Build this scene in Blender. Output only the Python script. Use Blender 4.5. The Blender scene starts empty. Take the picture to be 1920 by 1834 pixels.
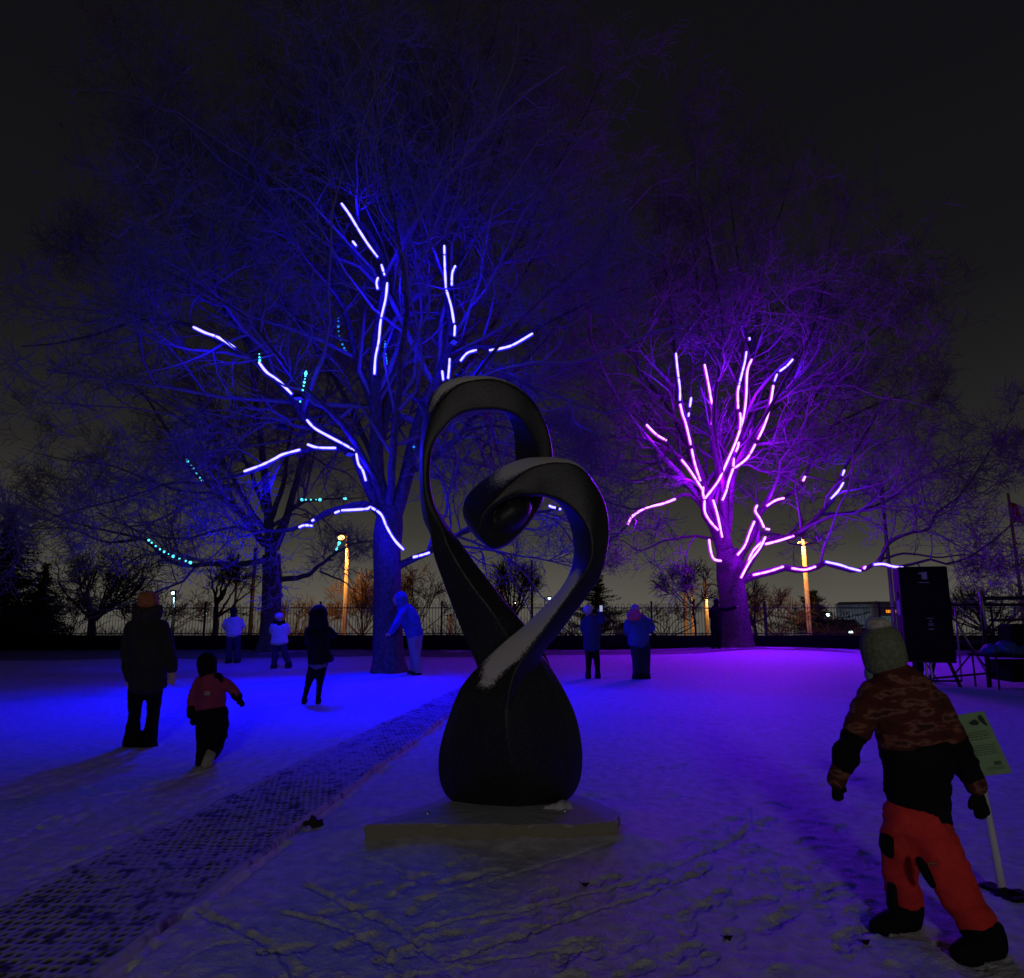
import bpy, math, random
import numpy as np
from mathutils import Vector, Matrix
PI = math.pi
rng = np.random.default_rng(7)
random.seed(7)
sc = bpy.context.scene
COL = sc.collection

# ------------------------------------------------------------------ camera
FPX, CX, CY, HC = 1280.0, 960.0, 917.0, 1.6
PITCH = math.radians(9.88)
cam_d = bpy.data.cameras.new('camera'); cam = bpy.data.objects.new('camera', cam_d); COL.objects.link(cam)
cam.location = (0, 0, HC); cam.rotation_euler = (PI/2 + PITCH, 0, 0)
cam_d.sensor_width = 36; cam_d.sensor_fit = 'HORIZONTAL'; cam_d.lens = 36*FPX/1920
cam_d.clip_start = 0.05; cam_d.clip_end = 5000
sc.camera = cam

# ------------------------------------------------------------------ night sky: city glow low, dark overhead
w = bpy.data.worlds.new("World"); sc.world = w; w.use_nodes = True
nt = w.node_tree; nt.nodes.clear()
o = nt.nodes.new('ShaderNodeOutputWorld'); bg = nt.nodes.new('ShaderNodeBackground')
tc = nt.nodes.new('ShaderNodeTexCoord'); sp = nt.nodes.new('ShaderNodeSeparateXYZ')
ramp = nt.nodes.new('ShaderNodeValToRGB')
nz = nt.nodes.new('ShaderNodeTexNoise'); nz.inputs['Scale'].default_value = 2.2; nz.inputs['Detail'].default_value = 3
mm = nt.nodes.new('ShaderNodeMath'); mm.operation = 'MULTIPLY_ADD'; mm.inputs[1].default_value = 0.10
nt.links.new(tc.outputs['Generated'], sp.inputs[0]); nt.links.new(tc.outputs['Generated'], nz.inputs['Vector'])
nt.links.new(nz.outputs['Fac'], mm.inputs[0])
sub = nt.nodes.new('ShaderNodeMath'); sub.operation = 'SUBTRACT'; sub.inputs[1].default_value = 0.05
nt.links.new(sp.outputs['Z'], sub.inputs[0]); nt.links.new(sub.outputs[0], mm.inputs[2])
nt.links.new(mm.outputs[0], ramp.inputs[0])
cr = ramp.color_ramp
cr.elements[0].position = 0.0; cr.elements[0].color = (.098, .092, .077, 1)
cr.elements[1].position = 1.0; cr.elements[1].color = (.0045, .0044, .0056, 1)
for p, c in ((.03, (.080, .075, .061, 1)), (.09, (.043, .041, .034, 1)), (.2, (.0190, .0180, .0175, 1)), (.38, (.0082, .0076, .0088, 1)), (.6, (.0056, .0051, .0066, 1))):
    e = cr.elements.new(p); e.color = c
nt.links.new(ramp.outputs[0], bg.inputs[0]); bg.inputs[1].default_value = 1.0
nt.links.new(bg.outputs[0], o.inputs[0])

sc.view_settings.view_transform = 'Standard'; sc.view_settings.look = 'None'
sc.view_settings.exposure = 0.0; sc.view_settings.gamma = 1.0
sc.render.engine = 'CYCLES'
cy = sc.cycles
cy.use_denoising = True; cy.max_bounces = 4; cy.diffuse_bounces = 2; cy.glossy_bounces = 2
cy.transmission_bounces = 2; cy.caustics_reflective = False; cy.caustics_refractive = False
cy.sample_clamp_indirect = 2.0; cy.sample_clamp_direct = 60.0
cy.use_adaptive_sampling = False

# ------------------------------------------------------------------ helpers
def P(px, py, Y):                         # point of the vertical plane y = Y seen at a photo pixel
    u = (px-CX)/FPX; v = (CY-py)/FPX
    d = np.array([u, math.cos(PITCH)-v*math.sin(PITCH), math.sin(PITCH)+v*math.cos(PITCH)])
    return np.array([0, 0, HC]) + d*(Y/d[1])
def G(px, py, z=0.0):                     # ground point seen at a photo pixel
    u = (px-CX)/FPX; v = (CY-py)/FPX
    d = np.array([u, math.cos(PITCH)-v*math.sin(PITCH), math.sin(PITCH)+v*math.cos(PITCH)])
    return np.array([0, 0, HC]) + d*((z-HC)/d[2])

def gz(Y): return -max(Y-30, 0)*.042*min(max((Y-30)/3, 0), 1)
def mesh_obj(name, verts, faces, mat=None, parent=None, smooth=True):
    me = bpy.data.meshes.new(name)
    me.from_pydata([tuple(map(float, v)) for v in verts], [], [tuple(map(int, f)) for f in faces])
    return link(name, me, mat, parent, smooth)
def link(name, me, mat=None, parent=None, smooth=True):
    if smooth and len(me.polygons): me.polygons.foreach_set('use_smooth', [True]*len(me.polygons))
    ob = bpy.data.objects.new(name, me); COL.objects.link(ob)
    if mat: me.materials.append(mat)
    if parent is not None:
        ob.parent = parent
        ob.matrix_parent_inverse = Matrix.Translation(-Vector(parent.location))
    return ob
def quads_obj(name, V, F, mat=None, parent=None, smooth=True):     # fast path: numpy verts and quads
    me = bpy.data.meshes.new(name); V = np.asarray(V, dtype=np.float32); F = np.asarray(F, dtype=np.int32)
    me.vertices.add(len(V)); me.vertices.foreach_set('co', V.ravel())
    me.loops.add(F.size); me.loops.foreach_set('vertex_index', F.ravel())
    me.polygons.add(len(F)); me.polygons.foreach_set('loop_start', np.arange(len(F), dtype=np.int32)*F.shape[1])
    me.update(calc_edges=True); me.validate()
    return link(name, me, mat, parent, smooth)
def empty(name, loc):
    ob = bpy.data.objects.new(name, None); COL.objects.link(ob); ob.location = tuple(map(float, loc)); ob.empty_display_size = .2
    return ob
def tag(ob, label=None, cat=None, group=None, kind=None):
    if label: ob['label'] = label
    if cat: ob['category'] = cat
    if group: ob['group'] = group
    if kind: ob['kind'] = kind
    return ob

class MB:
    """collects shapes and links them as one mesh object"""
    def __init__(s): s.v = []; s.f = []
    def add(s, v, f):
        n = len(s.v); s.v += [tuple(map(float, x)) for x in v]; s.f += [tuple(int(i)+n for i in q) for q in f]
    def box(s, c, size, rz=0, bev=0.0, M=None):
        x, y, z = (a/2 for a in size)
        if bev > 0:
            b = min(bev, x*.9, y*.9, z*.9); V = []
            pts = [(x, y-b), (x-b, y), (-x+b, y), (-x, y-b), (-x, -y+b), (-x+b, -y), (x-b, -y), (x, -y+b)]
            for zz, k in ((-z, b), (-z+b, 0), (z-b, 0), (z, b)):
                for (a, d) in pts: V.append((a-math.copysign(k, a), d-math.copysign(k, d), zz))
            F = [tuple(range(7, -1, -1)), tuple(range(24, 32))]
            for r in range(3):
                for i in range(8): j = (i+1) % 8; F.append((r*8+i, r*8+j, r*8+8+j, r*8+8+i))
        else:
            V = [(a*x, b_*y, c_*z) for c_ in (-1, 1) for (a, b_) in ((-1, -1), (1, -1), (1, 1), (-1, 1))]
            F = [(3, 2, 1, 0), (4, 5, 6, 7), (0, 1, 5, 4), (1, 2, 6, 5), (2, 3, 7, 6), (3, 0, 4, 7)]
        R = M if M is not None else Matrix.Rotation(rz, 3, 'Z')
        s.add([tuple(R @ Vector(p) + Vector(c)) for p in V], F)
    def tube(s, pts, rad, n=6, cap=True):
        pts = [np.array(p, float) for p in pts]
        if not hasattr(rad, '__len__'): rad = [rad]*len(pts)
        V = []; F = []; up = None
        for i, p in enumerate(pts):
            t = pts[min(i+1, len(pts)-1)] - pts[max(i-1, 0)]; t = t/(np.linalg.norm(t)+1e-9)
            if up is None:
                up = np.cross(t, (0, 1, 0) if abs(t[1]) < .9 else (1, 0, 0))
            a = up - t*np.dot(up, t); a /= np.linalg.norm(a)+1e-9; up = a; b = np.cross(t, a)
            for k in range(n):
                g = 2*PI*k/n; V.append(p + rad[i]*(a*math.cos(g)+b*math.sin(g)))
        for i in range(len(pts)-1):
            for k in range(n): j = (k+1) % n; F.append((i*n+k, i*n+j, i*n+n+j, i*n+n+k))
        if cap: F.append(tuple(range(n-1, -1, -1))); m = (len(pts)-1)*n; F.append(tuple(range(m, m+n)))
        s.add(V, F)
    def ellip(s, c, r, nu=12, nv=8, M=None):
        V = []; F = []
        for i in range(nv+1):
            th = PI*i/nv
            for k in range(nu):
                g = 2*PI*k/nu; p = Vector((r[0]*math.sin(th)*math.cos(g), r[1]*math.sin(th)*math.sin(g), r[2]*math.cos(th)))
                if M is not None: p = M @ p
                V.append((p.x+c[0], p.y+c[1], p.z+c[2]))
        for i in range(nv):
            for k in range(nu): j = (k+1) % nu; F.append((i*nu+k, i*nu+nu+k, i*nu+nu+j, i*nu+j))
        s.add(V, F)
    def build(s, name, mat=None, parent=None, smooth=False): return mesh_obj(name, s.v, s.f, mat, parent, smooth)

def vox(mb, name, mat, parent, voxel, smooth_it=4, noise=0.0, nscale=12.0):
    """merge overlapping closed shapes into one continuous smooth skin"""
    tmp = mesh_obj('tmp', mb.v, mb.f, None, None, True)
    m = tmp.modifiers.new('r', 'REMESH'); m.mode = 'VOXEL'; m.voxel_size = voxel; m.use_smooth_shade = True
    m2 = tmp.modifiers.new('s', 'SMOOTH'); m2.factor = .5; m2.iterations = smooth_it
    bpy.context.view_layer.update()
    dg = bpy.context.evaluated_depsgraph_get(); ev = tmp.evaluated_get(dg)
    me = bpy.data.meshes.new_from_object(ev); bpy.data.objects.remove(tmp, do_unlink=True)
    if noise > 0:
        n = len(me.vertices); co = np.empty(n*3, np.float32); me.vertices.foreach_get('co', co); co = co.reshape(-1, 3)
        no = np.empty(n*3, np.float32); me.vertices.foreach_get('normal', no); no = no.reshape(-1, 3)
        h = fbm3(co*nscale); co += no*(h[:, None]*noise); me.vertices.foreach_set('co', co.ravel()); me.update()
    me.name = name
    return link(name, me, mat, parent, True)

# ---- value noise
_perm = np.random.default_rng(3).random(65536).astype(np.float32)
def _h(ix, iy, iz=0): return _perm[((ix*73856093) ^ (iy*19349663) ^ (iz*83492791)) & 65535]
def vnoise(x, y):
    ix = np.floor(x).astype(np.int64); iy = np.floor(y).astype(np.int64); fx = x-ix; fy = y-iy
    fx = fx*fx*(3-2*fx); fy = fy*fy*(3-2*fy)
    return ((_h(ix, iy)*(1-fx)+_h(ix+1, iy)*fx)*(1-fy)+(_h(ix, iy+1)*(1-fx)+_h(ix+1, iy+1)*fx)*fy)*2-1
def fbm(x, y, o=4):
    r = 0; a = 1
    for i in range(o): r = r+a*vnoise(x*2**i+17*i, y*2**i-11*i); a *= .5
    return r
def fbm3(p):
    x, y, z = p[:, 0], p[:, 1], p[:, 2]
    return (vnoise(x+z*.7, z*1.0+y*.6)+.5*vnoise(2*x-z, 2.2*z+y)+.3*vnoise(4*x+y, 4*z))/1.5

# ------------------------------------------------------------------ materials
def mat(name, col, rough=.7, spec=.3, metal=0, var=0.0, vscale=8.0, bump=0.0, bscale=40.0, emit=None, estr=0, col2=None, detail=4):
    m = bpy.data.materials.new(name); m.use_nodes = True; n = m.node_tree.nodes; L = m.node_tree.links
    b = n['Principled BSDF']; b.inputs['Roughness'].default_value = rough; b.inputs['Specular IOR Level'].default_value = spec
    b.inputs['Metallic'].default_value = metal; b.inputs['Base Color'].default_value = (*col, 1)
    if var > 0 or bump > 0: tcx = n.new('ShaderNodeTexCoord')
    if var > 0:
        t = n.new('ShaderNodeTexNoise'); t.inputs['Scale'].default_value = vscale; t.inputs['Detail'].default_value = detail
        r = n.new('ShaderNodeValToRGB'); r.color_ramp.elements[0].position = .35; r.color_ramp.elements[1].position = .65
        c2 = col2 if col2 else tuple(c*(1+var) for c in col)
        r.color_ramp.elements[0].color = (*[c*(1-var) if not col2 else c for c in col], 1); r.color_ramp.elements[1].color = (*c2, 1)
        L.new(tcx.outputs['Object'], t.inputs['Vector']); L.new(t.outputs['Fac'], r.inputs[0]); L.new(r.outputs[0], b.inputs['Base Color'])
    if bump > 0:
        t2 = n.new('ShaderNodeTexNoise'); t2.inputs['Scale'].default_value = bscale; t2.inputs['Detail'].default_value = 5
        bp = n.new('ShaderNodeBump'); bp.inputs['Strength'].default_value = bump; bp.inputs['Distance'].default_value = .01
        L.new(tcx.outputs['Object'], t2.inputs['Vector']); L.new(t2.outputs['Fac'], bp.inputs['Height']); L.new(bp.outputs[0], b.inputs['Normal'])
    if emit: b.inputs['Emission Color'].default_value = (*emit, 1); b.inputs['Emission Strength'].default_value = estr
    return m
def emat(name, col, s, sampled=True):
    m = bpy.data.materials.new(name); m.use_nodes = True; n = m.node_tree; n.nodes.clear()
    e = n.nodes.new('ShaderNodeEmission'); e.inputs[0].default_value = (*col, 1); e.inputs[1].default_value = s
    oo = n.nodes.new('ShaderNodeOutputMaterial'); n.links.new(e.outputs[0], oo.inputs[0])
    if not sampled: m.cycles.emission_sampling = 'NONE'
    return m

M = {}
M['snow'] = mat('snow', (.56, .56, .60), .6, .3, var=.16, vscale=11.0, bump=1.0, bscale=90, detail=8)
M['bark'] = mat('bark', (.095, .080, .072), .9, .1, var=.35, vscale=14, bump=1.0, bscale=30)
M['twig'] = mat('twig', (.22, .195, .19), .9, .1)
M['dark_twig'] = mat('dark_twig', (.05, .042, .035), .9, .1)
M['brush'] = mat('brush', (.09, .06, .045), .9, .1)
M['fir'] = mat('fir', (.018, .028, .018), .8, .1)
M['iron'] = mat('iron', (.012, .012, .014), .6, .3)
M['scrim'] = mat('scrim', (.006, .006, .008), .95, .05)
M['black'] = mat('black', (.006, .006, .007), .7, .2)
M['cabinet'] = mat('cabinet', (.005, .005, .006), .75, .15, bump=.2, bscale=200)
M['steel'] = mat('steel', (.35, .35, .37), .45, .5, metal=.6)
M['white'] = mat('white', (.7, .7, .72), .5, .3)
M['wood'] = mat('wood', (.30, .20, .11), .85, .2, var=.3, vscale=10)
M['skin'] = mat('skin', (.48, .30, .22), .6, .3)
M['boot'] = mat('boot', (.01, .01, .011), .7, .2)

# ------------------------------------------------------------------ ground
FOOT = []        # (x, y, angle, size, depth)
def footline(pts, n, size=.27, jit=.06):
    W = [G(*p)[:2] for p in pts]; seg = np.linspace(0, len(W)-1.001, n)
    for k, s in enumerate(seg):
        i = int(s); f = s-i; p = W[i]*(1-f)+W[i+1]*f; d = W[i+1]-W[i]; a = math.atan2(d[1], d[0]); side = .09*(1 if k % 2 else -1)
        FOOT.append((p[0]-math.sin(a)*side+random.gauss(0, jit*.4), p[1]+math.cos(a)*side+random.gauss(0, jit), a+random.gauss(0, .25), size*random.uniform(.85, 1.1), random.uniform(.6, 1.1)))
footline([(1430, 1834), (1425, 1690), (1480, 1640), (1560, 1550)], 9)
footline([(1640, 1800), (1560, 1700), (1460, 1620), (1330, 1560)], 11)
footline([(700, 1834), (900, 1760), (1060, 1690), (1250, 1620), (1420, 1540)], 19)
footline([(620, 1700), (800, 1650), (900, 1630)], 7)
footline([(1290, 1790), (1350, 1680), (1370, 1600), (1380, 1540)], 9)
footline([(480, 1834), (640, 1760), (760, 1700)], 5)
footline([(1020, 1834), (1240, 1770), (1500, 1700), (1700, 1640)], 12)
footline([(0, 1600), (200, 1500), (420, 1440), (640, 1390)], 26)
footline([(0, 1500), (160, 1450), (300, 1400), (520, 1350)], 26)
footline([(60, 1640), (240, 1560), (420, 1480)], 18)
for _ in range(150):
    yy = random.uniform(3.2, 13); xx = random.uniform(-.85, .85)*yy
    FOOT.append((xx, yy, random.uniform(0, 2*PI), .26*random.uniform(.8, 1.1), random.uniform(.35, .9)))
TRACKS = [([(375, 1712), (440, 1745), (505, 1775), (545, 1812), (560, 1850)], .030, .020),
          ([(575, 1660), (640, 1690), (720, 1725), (790, 1772), (840, 1815), (870, 1860)], .028, .020),
          ([(535, 1715), (610, 1730), (680, 1755), (735, 1795), (775, 1850)], .026, .018),
          ([(780, 1687), (870, 1665), (960, 1640), (1060, 1612), (1140, 1590), (1215, 1562)], .020, .015),
          ([(780, 1742), (870, 1720), (960, 1705), (1060, 1685), (1180, 1655), (1290, 1615), (1400, 1555)], .024, .017),
          ([(850, 1792), (930, 1765), (1010, 1740), (1100, 1712), (1230, 1670), (1330, 1630)], .024, .016),
          ([(1300, 1612), (1350, 1590), (1400, 1555), (1405, 1515)], .022, .013),
          ([(1395, 1640), (1440, 1650), (1560, 1672), (1600, 1680)], .020, .012),
          ([(880, 1800), (1010, 1782), (1130, 1770)], .02, .012),
          ([(600, 1600), (720, 1620), (800, 1660)], .02, .008),
          ([(690, 1545), (780, 1520), (850, 1490)], .02, .010),
          ([(300, 1834), (420, 1770), (560, 1790)], .02, .010)]
_gx = np.arange(-4.4, 4.4, .0105)
def grow_axis(a, step, lim, k=1.06):
    out = []; s = step
    while a < lim: s *= k; a += s; out.append(min(a, lim))
    return out
gr = grow_axis(4.4, .0105, 900, 1.06)
xs = np.concatenate([-np.array(gr)[::-1], _gx, gr])
ys = [2.4]; 
while ys[-1] < 900: ys.append(ys[-1] + max(.0095, .0095*(ys[-1]/3.4)**1.35))
back = []; a = 2.4; s = .05
while a > -120: a -= s; s *= 1.15; back.append(a)
ys = np.array(back[::-1]+ys)
XX, YY = np.meshgrid(xs, ys)
near = np.clip((30-YY)/20, 0, 1)
H = .012*fbm(XX*1.3, YY*1.3, 3) + .006*fbm(XX*7, YY*7, 3)*near + .0030*fbm(XX*28, YY*28, 3)*np.clip((12-YY)/8, 0, 1) + .0040*np.abs(fbm(XX*52, YY*60, 3))*np.clip((9-YY)/5, 0, 1)
H += .015*fbm(XX*.12, YY*.12, 2)
H -= np.maximum(YY-30, 0)*.042*np.clip((YY-30)/3, 0, 1)          # the lawn drops away beyond the fence
H += .22*np.exp(-(((XX-9)/4.5)**2+((YY-24.5)/2.5)**2))       # low mound round the right tree
H += .12*np.exp(-(((XX+3)/1.8)**2+((YY-16.7)/1.4)**2))
def patch(x0, x1, y0, y1):
    i0, i1 = np.searchsorted(xs, (x0, x1)); j0, j1 = np.searchsorted(ys, (y0, y1)); return slice(j0, j1), slice(i0, i1)
for (fx, fy, fa, fs, fd) in FOOT:
    sl = patch(fx-.3, fx+.3, fy-.3, fy+.3); x = XX[sl]-fx; y = YY[sl]-fy
    if x.size == 0: continue
    u = x*math.cos(fa)+y*math.sin(fa); v = -x*math.sin(fa)+y*math.cos(fa)
    hl = fs/2
    d1 = np.sqrt(((u-hl*.38)/(hl*.62))**2+(v/.052)**2); d2 = np.sqrt(((u+hl*.55)/(hl*.42))**2+(v/.042)**2); d = np.minimum(d1, d2)
    tread = .25*np.sin(u*190)*(d < .9)
    H[sl] += .68*fd*(-.020*(1/(1+np.exp(np.clip((d-1)*26, -50, 50))))*(1+tread) + .008*np.exp(-((d-1.12)/.08)**2)*np.clip(.4+1.9*fbm(XX[sl]*34, YY[sl]*34, 4), 0, 2))
for pts, wd, hh in TRACKS:
    W = np.array([G(*p)[:2] for p in pts]); T = []
    for i in range(len(W)-1):
        for f in np.linspace(0, 1, 14, endpoint=False): 
            p0 = W[max(i-1, 0)]; p1 = W[i]; p2 = W[i+1]; p3 = W[min(i+2, len(W)-1)]
            T.append(.5*((2*p1)+(-p0+p2)*f+(2*p0-5*p1+4*p2-p3)*f*f+(-p0+3*p1-3*p2+p3)*f**3))
    T = np.array(T); lo = T.min(0)-.25; hi = T.max(0)+.25
    sl = patch(lo[0], hi[0], lo[1], hi[1]); X_, Y_ = XX[sl], YY[sl]; D = np.full(X_.shape, 9.); S = np.zeros(X_.shape)
    for i in range(len(T)-1):
        a_, b_ = T[i], T[i+1]; ab = b_-a_; t = np.clip(((X_-a_[0])*ab[0]+(Y_-a_[1])*ab[1])/(ab@ab+1e-9), 0, 1)
        dx = X_-(a_[0]+t*ab[0]); dy = Y_-(a_[1]+t*ab[1]); dd = np.hypot(dx, dy); sg = np.sign(ab[0]*dy-ab[1]*dx)
        mk = dd < D; D = np.where(mk, dd, D); S = np.where(mk, sg, S)
    sd = D*S + .006*fbm(X_*12, Y_*12, 2)
    wd2 = wd*.8; rg = np.clip(.9+1.1*fbm(X_*14, Y_*14, 4), .05, 2.2); cr2 = np.clip(.5+.8*fbm(X_*2.3+9, Y_*2.3, 2), .15, 1.3)
    H[sl] += hh*.62*(-1.0*np.exp(-(sd/wd2)**4) + .62*rg*cr2*np.exp(-((sd-wd2*1.55)/(wd2*.38))**2) + .45*rg*np.exp(-((sd+wd2*1.5)/(wd2*.34))**2)) + .004*fbm(X_*40, Y_*40, 2)*np.exp(-(sd/(wd*2.5))**2)
# scuffed clods
cl = np.clip(fbm(XX*11+5, YY*11, 3)-.75, 0, 1)*np.clip(fbm(XX*.9+2, YY*.9+8, 2)+.3, 0, 1)*np.clip((11-YY)/6, 0, 1)
H += .018*cl
pd = np.hypot(np.maximum(np.abs(XX+.15)-1.0, 0), np.maximum(np.abs(YY-5.4)-.3, 0)); wgt = np.exp(-(pd/.25)**2); H = H*(1-wgt)+wgt*(.050+.020*fbm(XX*3, YY*3, 3))
def ground_z(x, y):
    i = min(max(np.searchsorted(xs, x), 0), len(xs)-1); j = min(max(np.searchsorted(ys, y), 0), len(ys)-1); return float(H[j, i])

# ---- the access mat footprint (flatten the snow below it)
MATL = [G(*p)[:2] for p in ((-330, 1834), (0, 1690), (250, 1578), (460, 1482), (640, 1398), (745, 1350), (830, 1308), (858, 1285))]
MATR = [G(*p)[:2] for p in ((232, 1842), (372, 1712), (470, 1620), (560, 1540), (660, 1468), (760, 1405), (826, 1364), (868, 1330))]
def edge_at(E, y):
    ex = [e[0] for e in E]; ey = [e[1] for e in E]
    return np.interp(y, ey, ex)
for E in (MATL, MATR): E.sort(key=lambda e: e[1])
# straighten: least-squares lines
def fitline(E):
    A = np.array(E); c = np.polyfit(A[:, 1], A[:, 0], 1); return c
cL, cR = fitline(MATL), fitline(MATR)
y0m, y1m = 1.2, 14.5
edg = np.minimum(np.abs(XX-np.polyval(cL, YY)), np.abs(XX-np.polyval(cR, YY))); H += np.where((YY > 1) & (YY < y1m), .007*np.exp(-(edg/.07)**2)*np.clip(.6+1.4*fbm(XX*6, YY*6, 4), -.3, 2.2), 0)
fur = XX-np.polyval(cR, YY)-.035-.008*fbm(YY*3, XX*0, 2); H -= np.where((YY > 1) & (YY < y1m), .040*np.exp(-(fur/.024)**2)*np.clip(.55+1.6*fbm(YY*4+3, XX*2, 3), 0, 1.2), 0)
inside = (XX > np.polyval(cL, YY)+.02) & (XX < np.polyval(cR, YY)-.02) & (YY > y0m) & (YY < y1m)
H = np.where(inside, np.minimum(H, 0)-.05, H)

# plinth footprint dip so that the slab stands in the snow
ny, nx = XX.shape
V = np.stack([XX.ravel(), YY.ravel(), H.ravel()], 1)
idx = np.arange(ny*nx).reshape(ny, nx)
F = np.stack([idx[:-1, :-1], idx[:-1, 1:], idx[1:, 1:], idx[1:, :-1]], -1).reshape(-1, 4)
ground = quads_obj('ground', V, F, M['snow']); tag(ground, 'snow covered lawn trodden with footprints and sled tracks', 'ground', kind='structure')

# trodden path running before the fence
mb = MB(); pm = mat('packed_snow', (.22, .20, .21), .8, .2, var=.25, vscale=2.5, bump=.5, bscale=30)
N = 90; L_ = []; R_ = []
for i in range(N+1):
    x = -34+68*i/N; yc = 22.6+.9*math.sin(x*.12+1)
    for k, yy in enumerate((yc-.0+.35*math.sin(x*.9), yc+1.3, 26.7)):
        L_.append((x, yy, ground_z(x, yy)+.012))
for i in range(N):
    for k in range(2): R_.append((i*3+k, i*3+3+k, i*3+4+k, i*3+1+k))
path = mesh_obj('path', L_, R_, pm); tag(path, 'packed grey footpath along the foot of the fence', 'path', kind='structure')

# ------------------------------------------------------------------ access mat
um = np.linspace(0, 1, 330)
ym = [y0m]
while ym[-1] < y1m: ym.append(ym[-1] + max(.0095, .0095*(ym[-1]/3.6)))
ym = np.array(ym); UU, YM = np.meshgrid(um, ym)
xl = np.polyval(cL, YM); xr = np.polyval(cR, YM); XM = xl+(xr-xl)*UU
# mat coordinates: along s, across c
ang = math.atan(.5*(cL[0]+cR[0])); s_ = YM/math.cos(ang); c_ = (XM-.5*(xl+xr))*math.cos(ang)
px_, py_ = .052, .066
row = np.floor(s_/py_); cc = c_/px_+.5*(row % 2); fu = (cc-np.floor(cc)-.5)*px_; fv = (s_/py_-row-.5)*py_
cell = _h(np.floor(cc).astype(np.int64), row.astype(np.int64))
dh = np.maximum(np.abs(fu)/.017, np.abs(fv)/.021); dh = .5*dh+.5*np.sqrt((fu/.018)**2+(fv/.022)**2)
hole = 1/(1+np.exp((dh-.95)*10))
bare = np.clip(.72+.8*fbm(XM*1.6+3, YM*1.1, 3)-.3*cell, 0.22, 1)*(.35+.65*cell)*np.clip(1+.8*fbm(XM*22, YM*22, 2), .2, 1.3)
edge = np.minimum(UU, 1-UU)*(xr-xl)
hole = hole*(edge > .07)
lip = (.010+.022*(UU > .5)*np.clip(.6+.8*fbm(YM*1.7, YM*0, 2), 0, 1.5))*np.exp(-((edge-.035)/.028)**2)
ZM = .014 - .024*hole*bare + lip + .003*fbm(XM*25, YM*25, 3) + .010*fbm(XM*2.2, YM*2.2, 3)
XM = XM + .007*np.clip(1-edge/.12, 0, 1)*fbm(YM*2.5, XM*0+UU.round()*7, 4)
ZM = np.where(edge < .004, -.045, ZM)
V = np.stack([XM.ravel(), YM.ravel(), ZM.ravel()], 1)
ny, nx = XM.shape; idx = np.arange(ny*nx).reshape(ny, nx)
F = np.stack([idx[:-1, :-1], idx[:-1, 1:], idx[1:, 1:], idx[1:, :-1]], -1).reshape(-1, 4)
mm_ = bpy.data.materials.new('snowy_mat'); mm_.use_nodes = True; n = mm_.node_tree.nodes; L = mm_.node_tree.links
b = n['Principled BSDF']; b.inputs['Roughness'].default_value = .7
at = n.new('ShaderNodeAttribute'); at.attribute_name = 'bare'; cr = n.new('ShaderNodeValToRGB')
cr.color_ramp.elements[0].color = (.46, .45, .48, 1); cr.color_ramp.elements[1].color = (.045, .043, .046, 1); cr.color_ramp.elements[1].position = .6
L.new(at.outputs['Fac'], cr.inputs[0]); L.new(cr.outputs[0], b.inputs['Base Color'])
matob = quads_obj('access_mat', V, F, mm_)
at_ = matob.data.attributes.new('bare', 'FLOAT', 'POINT')
bv = np.clip(hole*bare*1.2 + .5*np.clip(fbm(XM*16, YM*16, 4)-.1, 0, 1)+.10, 0, 1)
at_.data.foreach_set('value', bv.ravel().astype(np.float32))
tag(matob, 'long perforated walkway mat dusted with snow crossing the lawn', 'walkway mat')
# clods beside the mat edge
mb = MB()
for k in range(7):
    p = G(578+random.uniform(-14, 26), 1545+random.uniform(-8, 8)); mb.ellip((p[0], p[1], .02), (random.uniform(.02, .05), .03, random.uniform(.015, .035)), 7, 5)
tag(vox(mb, 'dirt_clod', mat('dirt', (.035, .028, .02), .95, .1), None, .008, 1, .01, 30), 'dark clump of dirt and leaves at the right edge of the walkway mat', 'dirt clump')
leafm = mat('dead_leaf', (.03, .018, .015), .9, .1)
for (a, b_, lb) in ((1621, 1768, 'small dark leaf near the walking child\'s rear boot'), (1097, 1661, 'small dark leaf on the snow in front of the concrete slab'), (1364, 1756, 'tiny dark leaf beside the deep footprints in the foreground')):
    p = G(a, b_); mb = MB(); V = []; k = 9
    for i in range(k): t = 2*PI*i/k; V.append((p[0]+.028*math.cos(t)*(1+.3*math.sin(3*t)), p[1]+.02*math.sin(t), ground_z(p[0], p[1])+.012+.008*math.cos(2*t)))
    V2 = [(x, y, z+.003) for x, y, z in V]
    mb.add(V+V2, [tuple(range(k-1, -1, -1)), tuple(range(k, 2*k))]+[(i, (i+1) % k, k+(i+1) % k, k+i) for i in range(k)])
    tag(mb.build('leaf', leafm), lb, 'leaf')

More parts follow.
